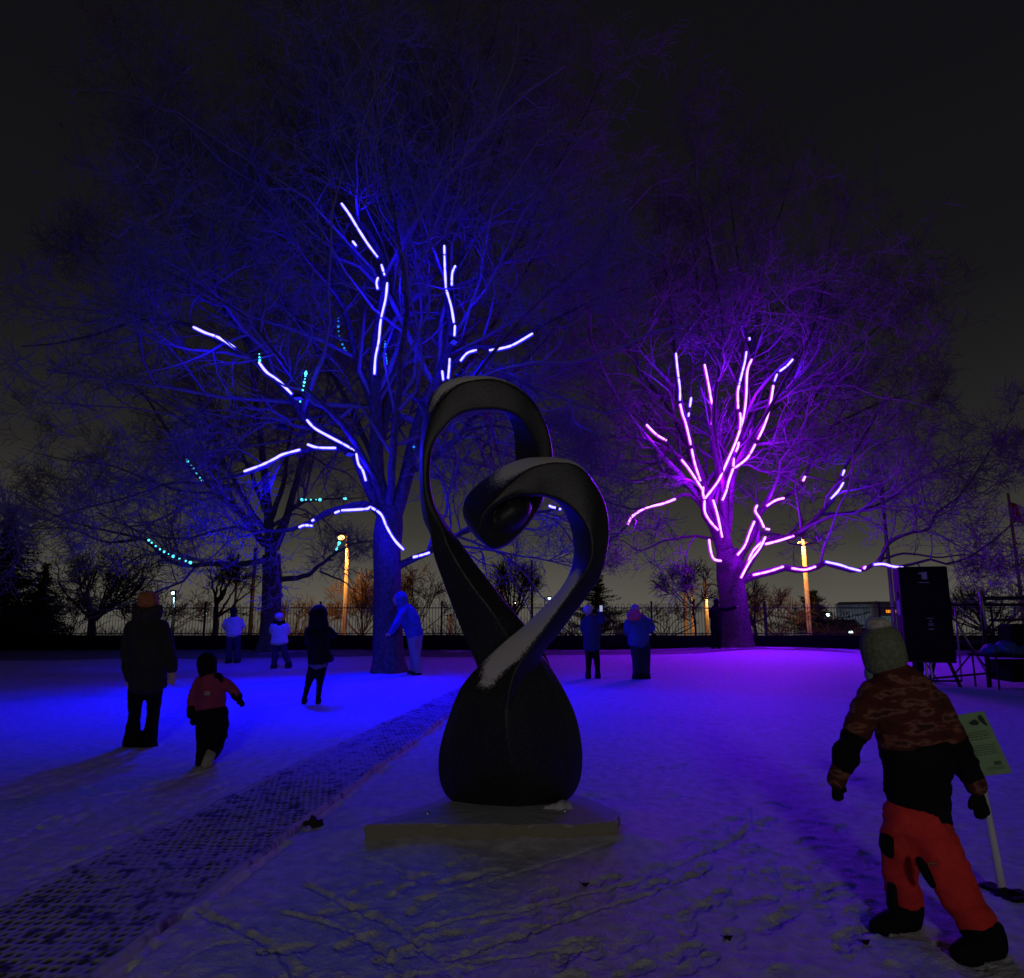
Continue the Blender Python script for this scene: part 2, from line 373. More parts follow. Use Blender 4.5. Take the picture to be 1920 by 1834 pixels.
# ------------------------------------------------------------------ plinth slab
con = mat('concrete', (.33, .30, .19), .9, .15, var=.3, vscale=9, bump=1.0, bscale=25)
def snowy(name, base, rough, thr=.5, wid=.12, nscale=18, speck=0.0, snowcol=(.62, .61, .60), namp=.5, big=0.0, frost=0.0):
    m = bpy.data.materials.new(name); m.use_nodes = True; n = m.node_tree.nodes; L = m.node_tree.links
    b = n['Principled BSDF']; b.inputs['Specular IOR Level'].default_value = .35
    geo = n.new('ShaderNodeNewGeometry'); sep = n.new('ShaderNodeSeparateXYZ'); L.new(geo.outputs['Normal'], sep.inputs[0])
    tcx = n.new('ShaderNodeTexCoord'); t = n.new('ShaderNodeTexNoise'); t.inputs['Scale'].default_value = nscale; t.inputs['Detail'].default_value = 6; t.inputs['Roughness'].default_value = .7
    L.new(tcx.outputs['Object'], t.inputs['Vector'])
    tb = n.new('ShaderNodeTexNoise'); tb.inputs['Scale'].default_value = 2.0; L.new(tcx.outputs['Object'], tb.inputs['Vector'])
    a = n.new('ShaderNodeMath'); a.operation = 'MULTIPLY_ADD'; a.inputs[1].default_value = namp; L.new(t.outputs['Fac'], a.inputs[0]); L.new(sep.outputs['Z'], a.inputs[2])
    a2 = n.new('ShaderNodeMath'); a2.operation = 'MULTIPLY_ADD'; a2.inputs[1].default_value = big; L.new(tb.outputs['Fac'], a2.inputs[0]); L.new(a.outputs[0], a2.inputs[2])
    if frost:
        fa_ = n.new('ShaderNodeAttribute'); fa_.attribute_name = 'frost'; a3 = n.new('ShaderNodeMath'); a3.operation = 'MULTIPLY_ADD'; a3.inputs[1].default_value = frost
        L.new(fa_.outputs['Fac'], a3.inputs[0]); L.new(a2.outputs[0], a3.inputs[2]); a2 = a3
    mr = n.new('ShaderNodeMapRange'); c0 = thr+namp*.5+big*.5
    mr.inputs['From Min'].default_value = c0-wid; mr.inputs['From Max'].default_value = c0+wid; L.new(a2.outputs[0], mr.inputs['Value'])
    mix = n.new('ShaderNodeMix'); mix.data_type = 'RGBA'; mix.inputs['A'].default_value = (*base, 1); mix.inputs['B'].default_value = (*snowcol, 1)
    if speck:
        s2 = n.new('ShaderNodeTexNoise'); s2.inputs['Scale'].default_value = 160; L.new(tcx.outputs['Object'], s2.inputs['Vector'])
        r2 = n.new('ShaderNodeValToRGB'); r2.color_ramp.elements[0].position = .56; r2.color_ramp.elements[1].position = .72
        r2.color_ramp.elements[0].color = (*base, 1); r2.color_ramp.elements[1].color = (*[c+speck for c in base], 1)
        L.new(s2.outputs['Fac'], r2.inputs[0]); L.new(r2.outputs[0], mix.inputs['A'])
    L.new(mr.outputs[0], mix.inputs['Factor']); L.new(mix.outputs['Result'], b.inputs['Base Color'])
    rr = n.new('ShaderNodeMapRange'); rr.inputs['To Min'].default_value = rough; rr.inputs['To Max'].default_value = .8
    L.new(mr.outputs[0], rr.inputs['Value']); L.new(rr.outputs[0], b.inputs['Roughness'])
    bp = n.new('ShaderNodeBump'); bp.inputs['Strength'].default_value = .35; bp.inputs['Distance'].default_value = .01; L.new(t.outputs['Fac'], bp.inputs['Height']); L.new(bp.outputs[0], b.inputs['Normal'])
    return m
HS = .13
slabm = snowy('slab_concrete', (.23, .205, .14), .9, thr=.70, wid=.10, nscale=22, namp=.45, snowcol=(.40, .40, .42), speck=.10)
top = [G(684, 1549, HS), G(800, 1545, HS), G(960, 1547, HS), G(1080, 1546, HS), G(1158, 1540, HS), G(1162, 1522, HS), G(1110, 1500, HS), G(1080, 1488, HS), G(850, 1490, HS)]
N_ = len(top); V = []; ring = []
dens = []
for i in range(N_):
    a_, b_ = top[i], top[(i+1) % N_]; k = max(2, int(np.linalg.norm(b_-a_)/.03))
    for j in range(k): dens.append(a_+(b_-a_)*j/k)
dens = np.array(dens); cen = dens.mean(0); K = len(dens)
for lev, (z, inn) in enumerate(((-.04, .0), (.02, .0), (.06, .0), (HS-.018, .0), (HS-.004, .006), (HS, .02))):
    q = dens.copy(); q[:, 2] = z; dirs = cen-q; dirs[:, 2] = 0; dirs /= np.linalg.norm(dirs, axis=1)[:, None]
    q += dirs*(inn+.016*fbm(q[:, 0]*9+lev*.8, q[:, 1]*9+lev*1.1, 4)[:, None]); q[:, 2] += (lev >= 3)*.007*fbm(q[:, 0]*6, q[:, 1]*6, 3); ring.append(q)
V = np.vstack(ring+[cen[None]*[1, 1, 0]+[0, 0, HS+.004]]); F = []
for l in range(5):
    for k in range(K): j = (k+1) % K; F.append((l*K+k, l*K+j, l*K+K+j, l*K+K+k))
for k in range(K): F.append((5*K+k, 5*K+(k+1) % K, 6*K))
slab = mesh_obj('concrete_slab', V, F, slabm, None, False)
tag(slab, 'low rough concrete slab with snowy top under the black sculpture', 'slab')
mb = MB()
p = G(1050, 1505, HS+.03)
for (dx, dy, r) in ((0, 0, .06), (.06, .02, .045), (-.05, .01, .04), (.02, .05, .05), (-.1, .0, .03)): mb.ellip((p[0]+dx, p[1]+dy-.05, HS), (r, r*.8, r*.85), 10, 7)
tag(vox(mb, 'snow_clump', M['snow'], None, .009, 2, .012, 25), 'small heap of snow against the right foot of the sculpture', 'snow heap')
for (a, b_, lb) in ((802, 1523, 'left'), (1059, 1519, 'right')):
    p = G(a, b_, HS+.012); mb = MB(); mb.tube([(p[0], p[1], HS-.01), (p[0], p[1], HS+.012)], .016, 10); mb.ellip((p[0], p[1], HS+.012), (.015, .015, .008), 10, 6)
    tag(mb.build('bolt', mat('bolt_metal', (.8, .8, .75), .25, .5, metal=1), None, True), 'shiny metal bolt head on the slab %s of the sculpture foot' % lb, 'bolt')

# ------------------------------------------------------------------ sculpture: one twisting ribbon
Y0 = 5.6
def sec(c1, c2, c3, c4): return [P(a, b, Y0+d) for a, b, d in (c1, c2, c3, c4)]
SECT = [
 ((985,1330,.30),(925,1330,.08),(985,1330,-.02),(1050,1310,.12)),
 ((965,1275,.32),(905,1290,.07),(985,1262,-.02),(1035,1250,.12)),
 ((940,1225,.30),(889,1240,.05),(955,1200,-.04),(1005,1195,.10)),
 ((905,1160,.26),(866,1188,.05),(924,1148,-.08),(951,1130,.08)),
 ((880,1110,.25),(846,1137,.05),(896,1112,-.08),(918,1087,.08)),
 ((855,1072,.24),(828,1088,.03),(868,1072,-.08),(895,1058,.07)),
 ((829,1026,.22),(811,1036,.0),(842,1026,-.09),(868,1020,.05)),
 ((797,985,.15),(806,988,-.03),(828,984,-.07),(841,985,.05)),
 ((788,940,.15),(797,942,-.04),(812,940,-.03),(814,940,.10)),
 ((786,886,.17),(793,886,-.03),(806,888,.0),(805,886,.20)),
 ((788,830,.17),(795,830,-.03),(814,833,-.02),(812,834,.22)),
 ((794,778,.16),(811,780,-.03),(838,797,-.02),(835,799,.22)),
 ((809,738,.13),(836,741,-.04),(860,778,-.02),(857,782,.2)),
 ((842,712,.1),(866,718,-.05),(882,770,-.02),(879,775,.2)),
 ((888,704,.1),(902,711,-.05),(911,767,-.02),(911,772,.2)),
 ((930,708,.1),(936,713,-.03),(942,769,-.0),(938,773,.2)),
 ((966,723,.12),(969,727,.0),(971,780,.03),(950,783,.22)),
 ((999,752,.2),(1001,755,.05),(988,800,.07),(959,802,.27)),
 ((1022,794,.3),(1024,797,.1),(1003,827,.13),(963,830,.33)),
 ((1033,832,.35),(1034,837,.15),(1012,858,.17),(964,858,.36)),
 ((1038,875,.34),(1036,882,.2),(1010,892,.18),(968,885,.36)),
 ((1028,915,.34),(1020,927,.2),(1000,927,.15),(980,905,.35)),
 ((1012,950,.3),(1010,954,.18),(986,955,.08),(972,925,.3)),
 ((989,985,.25),(986,987,.1),(962,972,.0),(962,937,.25)),
 ((959,1017,.18),(954,1017,-.02),(942,976,-.06),(956,946,.2)),
 ((930,1030,.1),(924,1028,-.12),(928,980,-.13),(948,952,.1)),
 ((898,1014,.05),(906,1014,-.22),(921,977,-.18),(942,952,.05)),
 ((876,986,.02),(899,998,-.28),(917,970,-.21),(940,946,.02)),
 ((866,960,0),(901,978,-.3),(922,960,-.23),(942,938,0)),
 ((873,931,0),(909,960,-.31),(931,949,-.25),(950,932,0)),
 ((897,905,0),(925,940,-.31),(950,938,-.27),(965,930,-.02)),
 ((932,879,-.02),(950,912,-.3),(976,929,-.28),(985,930,-.05)),
 ((973,861,-.03),(986,882,-.29),(1001,928,-.28),(1006,931,-.05)),
 ((1016,856,-.04),(1026,868,-.28),(1022,929,-.26),(1024,932,-.05)),
 ((1058,860,-.03),(1066,867,-.26),(1047,937,-.25),(1042,941,-.02)),
 ((1087,874,-.02),(1091,878,-.24),(1069,950,-.25),(1053,954,0)),
 ((1112,902,0),(1114,906,-.22),(1087,967,-.26),(1062,972,.0)),
 ((1132,940,0),(1134,944,-.2),(1102,990,-.27),(1069,993,0)),
 ((1140,985,0),(1142,989,-.18),(1109,1015,-.28),(1073,1018,0)),
 ((1137,1032,0),(1138,1036,-.18),(1109,1043,-.28),(1073,1048,-.02)),
 ((1124,1075,0),(1126,1080,-.17),(1098,1070,-.28),(1064,1079,-.04)),
 ((1095,1110,.02),(1107,1112,-.15),(1078,1099,-.27),(1045,1109,-.05)),
 ((1060,1150,.02),(1078,1150,-.15),(1052,1136,-.29),(1015,1140,-.06)),
 ((1025,1190,.02),(1050,1187,-.15),(1022,1178,-.31),(983,1171,-.08)),
 ((985,1222,.02),(1020,1224,-.14),(994,1218,-.33),(944,1203,-.1)),
 ((955,1262,.03),(1005,1265,-.12),(968,1256,-.36),(896,1248,-.1)),
 ((950,1310,.05),(1000,1310,-.1),(955,1300,-.37),(860,1292,-.06)),
 ((955,1360,.1),(1000,1350,-.05),(951,1345,-.36),(842,1345,-.02)),
]
BASE = [
 ((960,1215,.28),(1004,1210,.02),(965,1235,-.26),(918,1232,-.02)),
 ((965,1240,.32),(1030,1243,.0),(962,1255,-.30),(897,1250,-.04)),
 ((965,1290,.40),(1058,1288,.02),(952,1290,-.345),(861,1290,-.02)),
 ((965,1350,.44),(1082,1340,.02),(949,1345,-.37),(837,1348,0)),
 ((965,1400,.45),(1094,1395,.0),(954,1402,-.36),(821,1404,0)),
 ((965,1440,.42),(1095,1440,.0),(965,1446,-.33),(819,1450,0)),
 ((965,1470,.36),(1087,1475,.0),(972,1482,-.27),(827,1482,0)),
 ((965,1485,.28),(1068,1500,.0),(975,1508,-.20),(845,1503,0)),
 ((965,1488,.20),(1050,1506,.0),(975,1514,-.13),(870,1508,0)),
]
def loft(sections, sub, rnd, bulge, caps=True):
    S = [np.array(sec(*s)) for s in sections]; out = []
    n = len(S)
    for i in range(n-1):
        p0, p1, p2, p3 = S[max(i-1, 0)], S[i], S[i+1], S[min(i+2, n-1)]
        for k in range(sub):
            f = k/sub; out.append(.5*((2*p1)+(-p0+p2)*f+(2*p0-5*p1+4*p2-p3)*f*f+(-p0+3*p1-3*p2+p3)*f**3))
    out.append(S[-1]); V = []; m = 0
    for q in out:
        c = q.mean(0); ringp = []
        for j in range(4):
            a_, b_, z_ = q[j], q[(j+1) % 4], q[(j-1) % 4]
            r1 = min(rnd, .3*np.linalg.norm(b_-a_))/(np.linalg.norm(b_-a_)+1e-6); r0 = min(rnd, .3*np.linalg.norm(z_-a_))/(np.linalg.norm(z_-a_)+1e-6)
            s0 = a_+(z_-a_)*r0; s1 = a_+(b_-a_)*r1
            for t in (0, .33, .67, 1): ringp.append((1-t)**2*s0+2*t*(1-t)*a_+t*t*s1)
            e1 = b_+(a_-b_)*(min(rnd, .3*np.linalg.norm(b_-a_))/(np.linalg.norm(b_-a_)+1e-6))
            for t in (.25, .5, .75):
                pm_ = s1+(e1-s1)*t; o_ = pm_-c; ringp.append(pm_+o_*bulge*4*t*(1-t))
        m = len(ringp); V += ringp
    F = []
    for i in range(len(out)-1):
        for k in range(m): j = (k+1) % m; F.append((i*m+k, i*m+j, i*m+m+j, i*m+m+k))
    if caps: F.append(tuple(range(m-1, -1, -1))); F.append(tuple(range((len(out)-1)*m, len(out)*m)))
    return V, F
sculm = snowy('black_granite', (.013, .012, .0115), .34, thr=.74, wid=.10, nscale=62, speck=.085, snowcol=(.70, .67, .64), namp=1.0, big=.16, frost=.62)
mb = MB(); v, f = loft(SECT, 6, .016, .05); mb.add(v, f); v, f = loft(BASE, 8, .03, .13); mb.add(v, f)
mb.ellip(P(952, 968, Y0+.03), (.235, .20, .135), 24, 16, Matrix.Rotation(math.radians(-38), 3, 'Y'))
tmp = mesh_obj('tmp', mb.v, mb.f)
r = tmp.modifiers.new('r', 'REMESH'); r.mode = 'VOXEL'; r.voxel_size = .0085; r.use_smooth_shade = True
s2 = tmp.modifiers.new('s', 'SMOOTH'); s2.factor = .5; s2.iterations = 3
bpy.context.view_layer.update(); me = bpy.data.meshes.new_from_object(tmp.evaluated_get(bpy.context.evaluated_depsgraph_get())); bpy.data.objects.remove(tmp, do_unlink=True)
me.name = 'sculpture'; sculp = link('sculpture', me, sculm)
nv = len(me.vertices); co = np.empty(nv*3, np.float32); me.vertices.foreach_get('co', co); co = co.reshape(-1, 3); fr_ = np.zeros(nv)
def _lin(pts, n):
    pts = np.array(pts, float); q = np.linspace(0, len(pts)-1, n); i = np.minimum(q.astype(int), len(pts)-2); f = (q-i)[:, None]; return pts[i]*(1-f)+pts[i+1]*f
def frost_on(i0, i1, ca, cb, amt, rad_):                  # snow lying along one face of the ribbon
    ln_ = _lin([(P(*SECT[i][ca][:2], Y0+SECT[i][ca][2])*.5+P(*SECT[i][cb][:2], Y0+SECT[i][cb][2])*.5) for i in range(i0, i1+1)], 40)
    for k, q in enumerate(ln_):
        dd_ = np.linalg.norm(co-q, axis=1); e_ = min(k/5, (39-k)/5, 1)
        np.maximum(fr_, amt*(.35+.65*e_)*np.clip(1.35-dd_/rad_, 0, 1), out=fr_)
frost_on(40, 46, 2, 3, .95, .125); frost_on(11, 14, 0, 1, .75, .10); frost_on(31, 35, 0, 1, .55, .12)
me.attributes.new('frost', 'FLOAT', 'POINT').data.foreach_set('value', fr_.astype(np.float32))
tag(sculp, 'tall black stone ribbon sculpture looping into a heart shape, dusted with snow', 'sculpture')

# ------------------------------------------------------------------ trees
def tubes_mesh(polys, sides):
    """polys: list of (pts (N,S,3), rad (N,S)); returns verts, quads"""
    VV = []; FF = []; off = 0
    for pts, rad in polys:
        n, s, _ = pts.shape; t = np.empty_like(pts); t[:, 1:-1] = pts[:, 2:]-pts[:, :-2]; t[:, 0] = pts[:, 1]-pts[:, 0]; t[:, -1] = pts[:, -1]-pts[:, -2]
        t /= np.linalg.norm(t, axis=2, keepdims=True)+1e-9
        ref = np.where(np.abs(t[:, :1, 2:3]) < .8, np.array([0, 0, 1.]), np.array([1., 0, 0])); ref = np.broadcast_to(ref, t.shape)
        a = np.cross(t, ref); a /= np.linalg.norm(a, axis=2, keepdims=True)+1e-9; b = np.cross(t, a)
        k = sides if n < 400 else 3
        g = np.arange(k)*2*PI/k
        ring = pts[:, :, None, :]+rad[:, :, None, None]*(a[:, :, None, :]*np.cos(g)[None, None, :, None]+b[:, :, None, :]*np.sin(g)[None, None, :, None])
        VV.append(ring.reshape(-1, 3)); base = np.arange(n*s*k).reshape(n, s, k)+off; nx_ = np.roll(base, -1, axis=2)
        FF.append(np.stack([base[:, :-1], nx_[:, :-1], nx_[:, 1:], base[:, 1:]], -1).reshape(-1, 4)); off += n*s*k
    return np.vstack(VV), np.vstack(FF)
def norm(v): return v/(np.linalg.norm(v, axis=-1, keepdims=True)+1e-9)
def px_of(p):
    d = p-np.array([0, 0, HC]); f = d[..., 1]*math.cos(PITCH)+d[..., 2]*math.sin(PITCH); u = -d[..., 1]*math.sin(PITCH)+d[..., 2]*math.cos(PITCH)
    return np.stack([CX+FPX*d[..., 0]/f, CY-FPX*u/f], -1)
KEEPOUT = np.zeros((1834//4+2, 1920//4+2), bool)         # arborist's clearing: where strips hang, most twigs in front are cut
def clear_for(pts, w=2):
    for (a, b) in zip(pts[:-1], pts[1:]):
        for t in np.linspace(0, 1, 24):
            x = int((a[0]*(1-t)+b[0]*t)/4); y = int((a[1]*(1-t)+b[1]*t)/4)
            KEEPOUT[max(y-w, 0):y+w+1, max(x-w, 0):x+w+1] = True
def children(par, rad, nper, ang, ratio, S, rr, up=.12, wob=.22, tmin=.2, rmin=.004, seed=0, lenmin=.15, Lmax=9, rk=.62):
    g = np.random.default_rng(seed); n, s, _ = par.shape
    seglen = np.linalg.norm(par[:, 1:]-par[:, :-1], axis=2).sum(1)
    cnt = np.full(n, nper) if np.isscalar(nper) else nper
    I = np.repeat(np.arange(n), cnt); t = g.uniform(tmin, .98, len(I)); x = t*(s-1); i0 = np.minimum(x.astype(int), s-2); f = (x-i0)[:, None]
    p = par[I, i0]*(1-f)+par[I, i0+1]*f; tg = norm(par[I, i0+1]-par[I, i0]); r0 = (rad[I, i0]*(1-f[:, 0])+rad[I, i0+1]*f[:, 0])*g.uniform(rk*.75, rk*1.2, len(I))
    rv = norm(g.normal(size=(len(I), 3))); perp = norm(rv-tg*(rv*tg).sum(1, keepdims=True))
    A = np.radians(g.normal(ang, 10, len(I)))[:, None]; d = norm(tg*np.cos(A)+perp*np.sin(A)+np.array([0, 0, up]))
    Ln = np.clip(seglen[I]*ratio*(1.15-.65*t)*g.uniform(.6, 1.25, len(I)), lenmin, Lmax)
    pts = np.empty((len(I), S, 3)); pts[:, 0] = p
    for k in range(1, S):
        d = norm(d+g.normal(size=d.shape)*wob+np.array([0, 0, up*.5])); pts[:, k] = pts[:, k-1]+d*(Ln/(S-1))[:, None]
    R = np.maximum(r0[:, None]*np.linspace(1, rr, S)[None], rmin)
    keep = pts[:, :, 2].min(1) > .8
    if KEEPOUT.any():
        mid = (pts[:, 1:]+pts[:, :-1])/2; allp = np.concatenate([pts, mid], 1)[:, 1:]; q = px_of(allp); qi = (q/4).astype(int)
        ok = (qi[..., 0] >= 0) & (qi[..., 0] < KEEPOUT.shape[1]) & (qi[..., 1] >= 0) & (qi[..., 1] < KEEPOUT.shape[0])
        hit = np.zeros(ok.shape, bool); hit[ok] = KEEPOUT[qi[..., 1][ok], qi[..., 0][ok]]; hit &= allp[..., 1] < par[:, 0, 1].mean()-.2
        keep &= ~(hit.any(1) & (g.random(len(pts)) < .9))
    return pts[keep], R[keep]
def resample(pts, n):
    pts = np.array(pts, float); out = []; m = len(pts)
    for q in np.linspace(0, m-1, n):
        i = min(int(q), m-2); f = q-i; p0, p1, p2, p3 = pts[max(i-1, 0)], pts[i], pts[i+1], pts[min(i+2, m-1)]
        out.append(.5*((2*p1)+(-p0+p2)*f+(2*p0-5*p1+4*p2-p3)*f*f+(-p0+3*p1-3*p2+p3)*f**3))
    return np.array(out)
def tree(name, label, Y, trunk, limbs, twigs, sides=7, slim=.8, levels=((7, 45, .45, 7), (6, 45, .5, 6), (5, 42, .55, 5), (3, 40, .6, 4)), barkm=None, twigm=None, seed=1, cat='tree', group=None, rmin=.005, up=.12):
    """trunk: [(px,py,dy,r)...]; limbs: list of the same"""
    root = empty(name, P(trunk[0][0], trunk[0][1], Y)*[1, 1, 0]); tag(root, label, cat, group)
    def poly(l, n): 
        a = np.array([[*P(x, y, Y+d), r] for x, y, d, r in l]); return resample(a, n)
    T = poly(trunk, 26); V1, F1 = tubes_mesh([(T[None, :, :3], T[None, :, 3])], 24)
    # bark relief and root flare
    c = np.repeat(T[:, :3], 24, axis=0); d = V1-c; angs = np.tile(np.arange(24)*2*PI/24, 26)
    flare = np.clip(1-(V1[:, 2]-T[0, 2])/.7, 0, 1)**2
    rad_ = 1+.05*fbm(angs*3, V1[:, 2]*1.5, 3)+flare*(.22+.22*np.cos(angs*5+1)); V1 = c+d*rad_[:, None]; V1[:24, 2] = -.1
    LM = [poly(l, 22) for l in limbs]; g = np.random.default_rng(seed)
    for a in LM:
        k = len(a); wv = np.cumsum(g.normal(size=(k, 3))*.02, axis=0); wv -= np.linspace(0, 1, k)[:, None]*wv[-1]; a[:, :3] += wv*np.clip(a[:, 3:4]*14, .3, 1.2)
    LP = np.array([a[:, :3] for a in LM]); LR = np.array([a[:, 3] for a in LM])*slim
    V2, F2 = tubes_mesh([(LP, LR)], sides)
    quads_obj('trunk', np.vstack([V1, V2]), np.vstack([F1, F2+len(V1)]), barkm or M['bark'], root)
    polys = []; par, rad = LP, LR
    for li, (k, an, ra, S) in enumerate(levels):
        if li == 0:
            ln = np.linalg.norm(par[:, 1:]-par[:, :-1], axis=2).sum(1); cnt = np.maximum(2, (k*ln/5.0)).astype(int)
        else: cnt = k
        pp, rp = children(par, rad, cnt, an, ra, S, .35, up=up, seed=seed*10+li, rmin=rmin, tmin=.18 if li == 0 else .12, wob=.24, lenmin=.45 if li == len(levels)-1 else .3, rk=.55 if li == 0 else .7)
        polys.append((pp, rp)); par, rad = pp, rp
    V3, F3 = tubes_mesh(polys, 5)
    quads_obj('crown', V3, F3, twigm or M['twig'], root)
    return root
def L(*p, r=(.1, .02), dy=0):
    """limb from (px,py[,dy]) points with tapering radius"""
    n = len(p); out = []
    for i, q in enumerate(p):
        t = i/(n-1); out.append((q[0], q[1], (q[2] if len(q) > 2 else 0)+(dy*t), r[0]*(1-t)**1.15+r[1]*(1-(1-t)**1.15)))
    return out
YT = 16.7
BLUE = (
 ('long blue strip at the very top, slanting along the highest lit limb', [(640,381),(655,402),(672,430),(690,458),(708,482)], -1.0),
 ('short blue strip just below the highest slanting strip', [(715,496),(721,516)], -1.0),
 ('tiny pair of blue dashes left of the highest slanting strip', [(661,452),(668,461)], -1.0),
 ('small curved blue dash left of the bend in the tall left strip', [(709,520),(706,530),(708,542)], -.9),
 ('tall blue strip running down the left stem of the main tree', [(726,530),(723,560),(714,600),(710,640),(704,670),(702,702)], -.8),
 ('upright blue strip highest on the right stem of the main tree', [(833,460),(834,500),(836,540)], -.7),
 ('short blue strip on the side branch beside the right stem', [(854,498),(848,512),(847,535)], -.7),
 ('bowed blue strip midway down the right stem', [(837,544),(846,575),(851,605)], -.7),
 ('short beaded blue strip below the bowed right stem strip', [(853,610),(852,630)], -.7),
 ('left of two short blue strips ending at the sculpture top', [(829,695),(831,713)], -.6),
 ('right of two short blue strips ending at the sculpture top', [(843,672),(842,690),(840,710)], -.6),
 ('curved blue strip at the start of the branch right of the sculpture top', [(863,677),(876,662),(894,656)], -.7),
 ('blue strip rising to the right end of the branch beyond the sculpture top', [(917,657),(945,652),(965,645),(999,625)], -1.2),
 ('far left blue strip on the tip of the long left limb', [(362,613),(385,624),(410,633),(440,652)], -2.0),
 ('sloping blue strip second from the tip of the long left limb', [(485,679),(500,698),(520,712),(547,739)], -1.6),
 ('long blue strip along the middle of the long left limb', [(575,787),(590,803),(620,820),(650,836),(664,846)], -1.0),
 ('blue strip dropping from the long left limb to the trunk', [(668,850),(672,870),(680,882),(686,902)], -.7),
 ('short level blue strip below the long left limb', [(576,833),(595,839),(630,840)], -1.2),
 ('wavy blue strip on the lower side branch pointing left', [(457,884),(490,872),(515,860),(530,852),(563,843)], -1.5),
 ('blue strip over the bend of the lowest left limb', [(640,957),(660,956),(688,954),(693,950)], -.9),
 ('bright blue strip running diagonally down the front of the main trunk', [(693,950),(714,964),(725,988),(740,1013),(757,1031)], -.72),
 ('short blue dashes leading out along the lowest left limb', [(627,962),(637,958)], -.9),
 ('small blue zigzag strip at the end of the lowest left limb', [(560,989),(570,985),(586,986)], -1.2),
 ('blue dash above the small zigzag strip', [(584,977),(589,974)], -1.2),
 ('short blue strip between the main trunk and the sculpture', [(774,1045),(790,1041),(806,1036)], -.35),
 ('small blue strip seen through the heart opening of the sculpture', [(1029,948),(1036,951),(1042,952)], -.2),
 ('tiny blue dot seen through the heart opening beside the small strip', [(1048,954),(1052,955)], -.2),
)
z3 = lambda *q: [(1140+x/3.31, 600+y/3.31) for x, y in q]
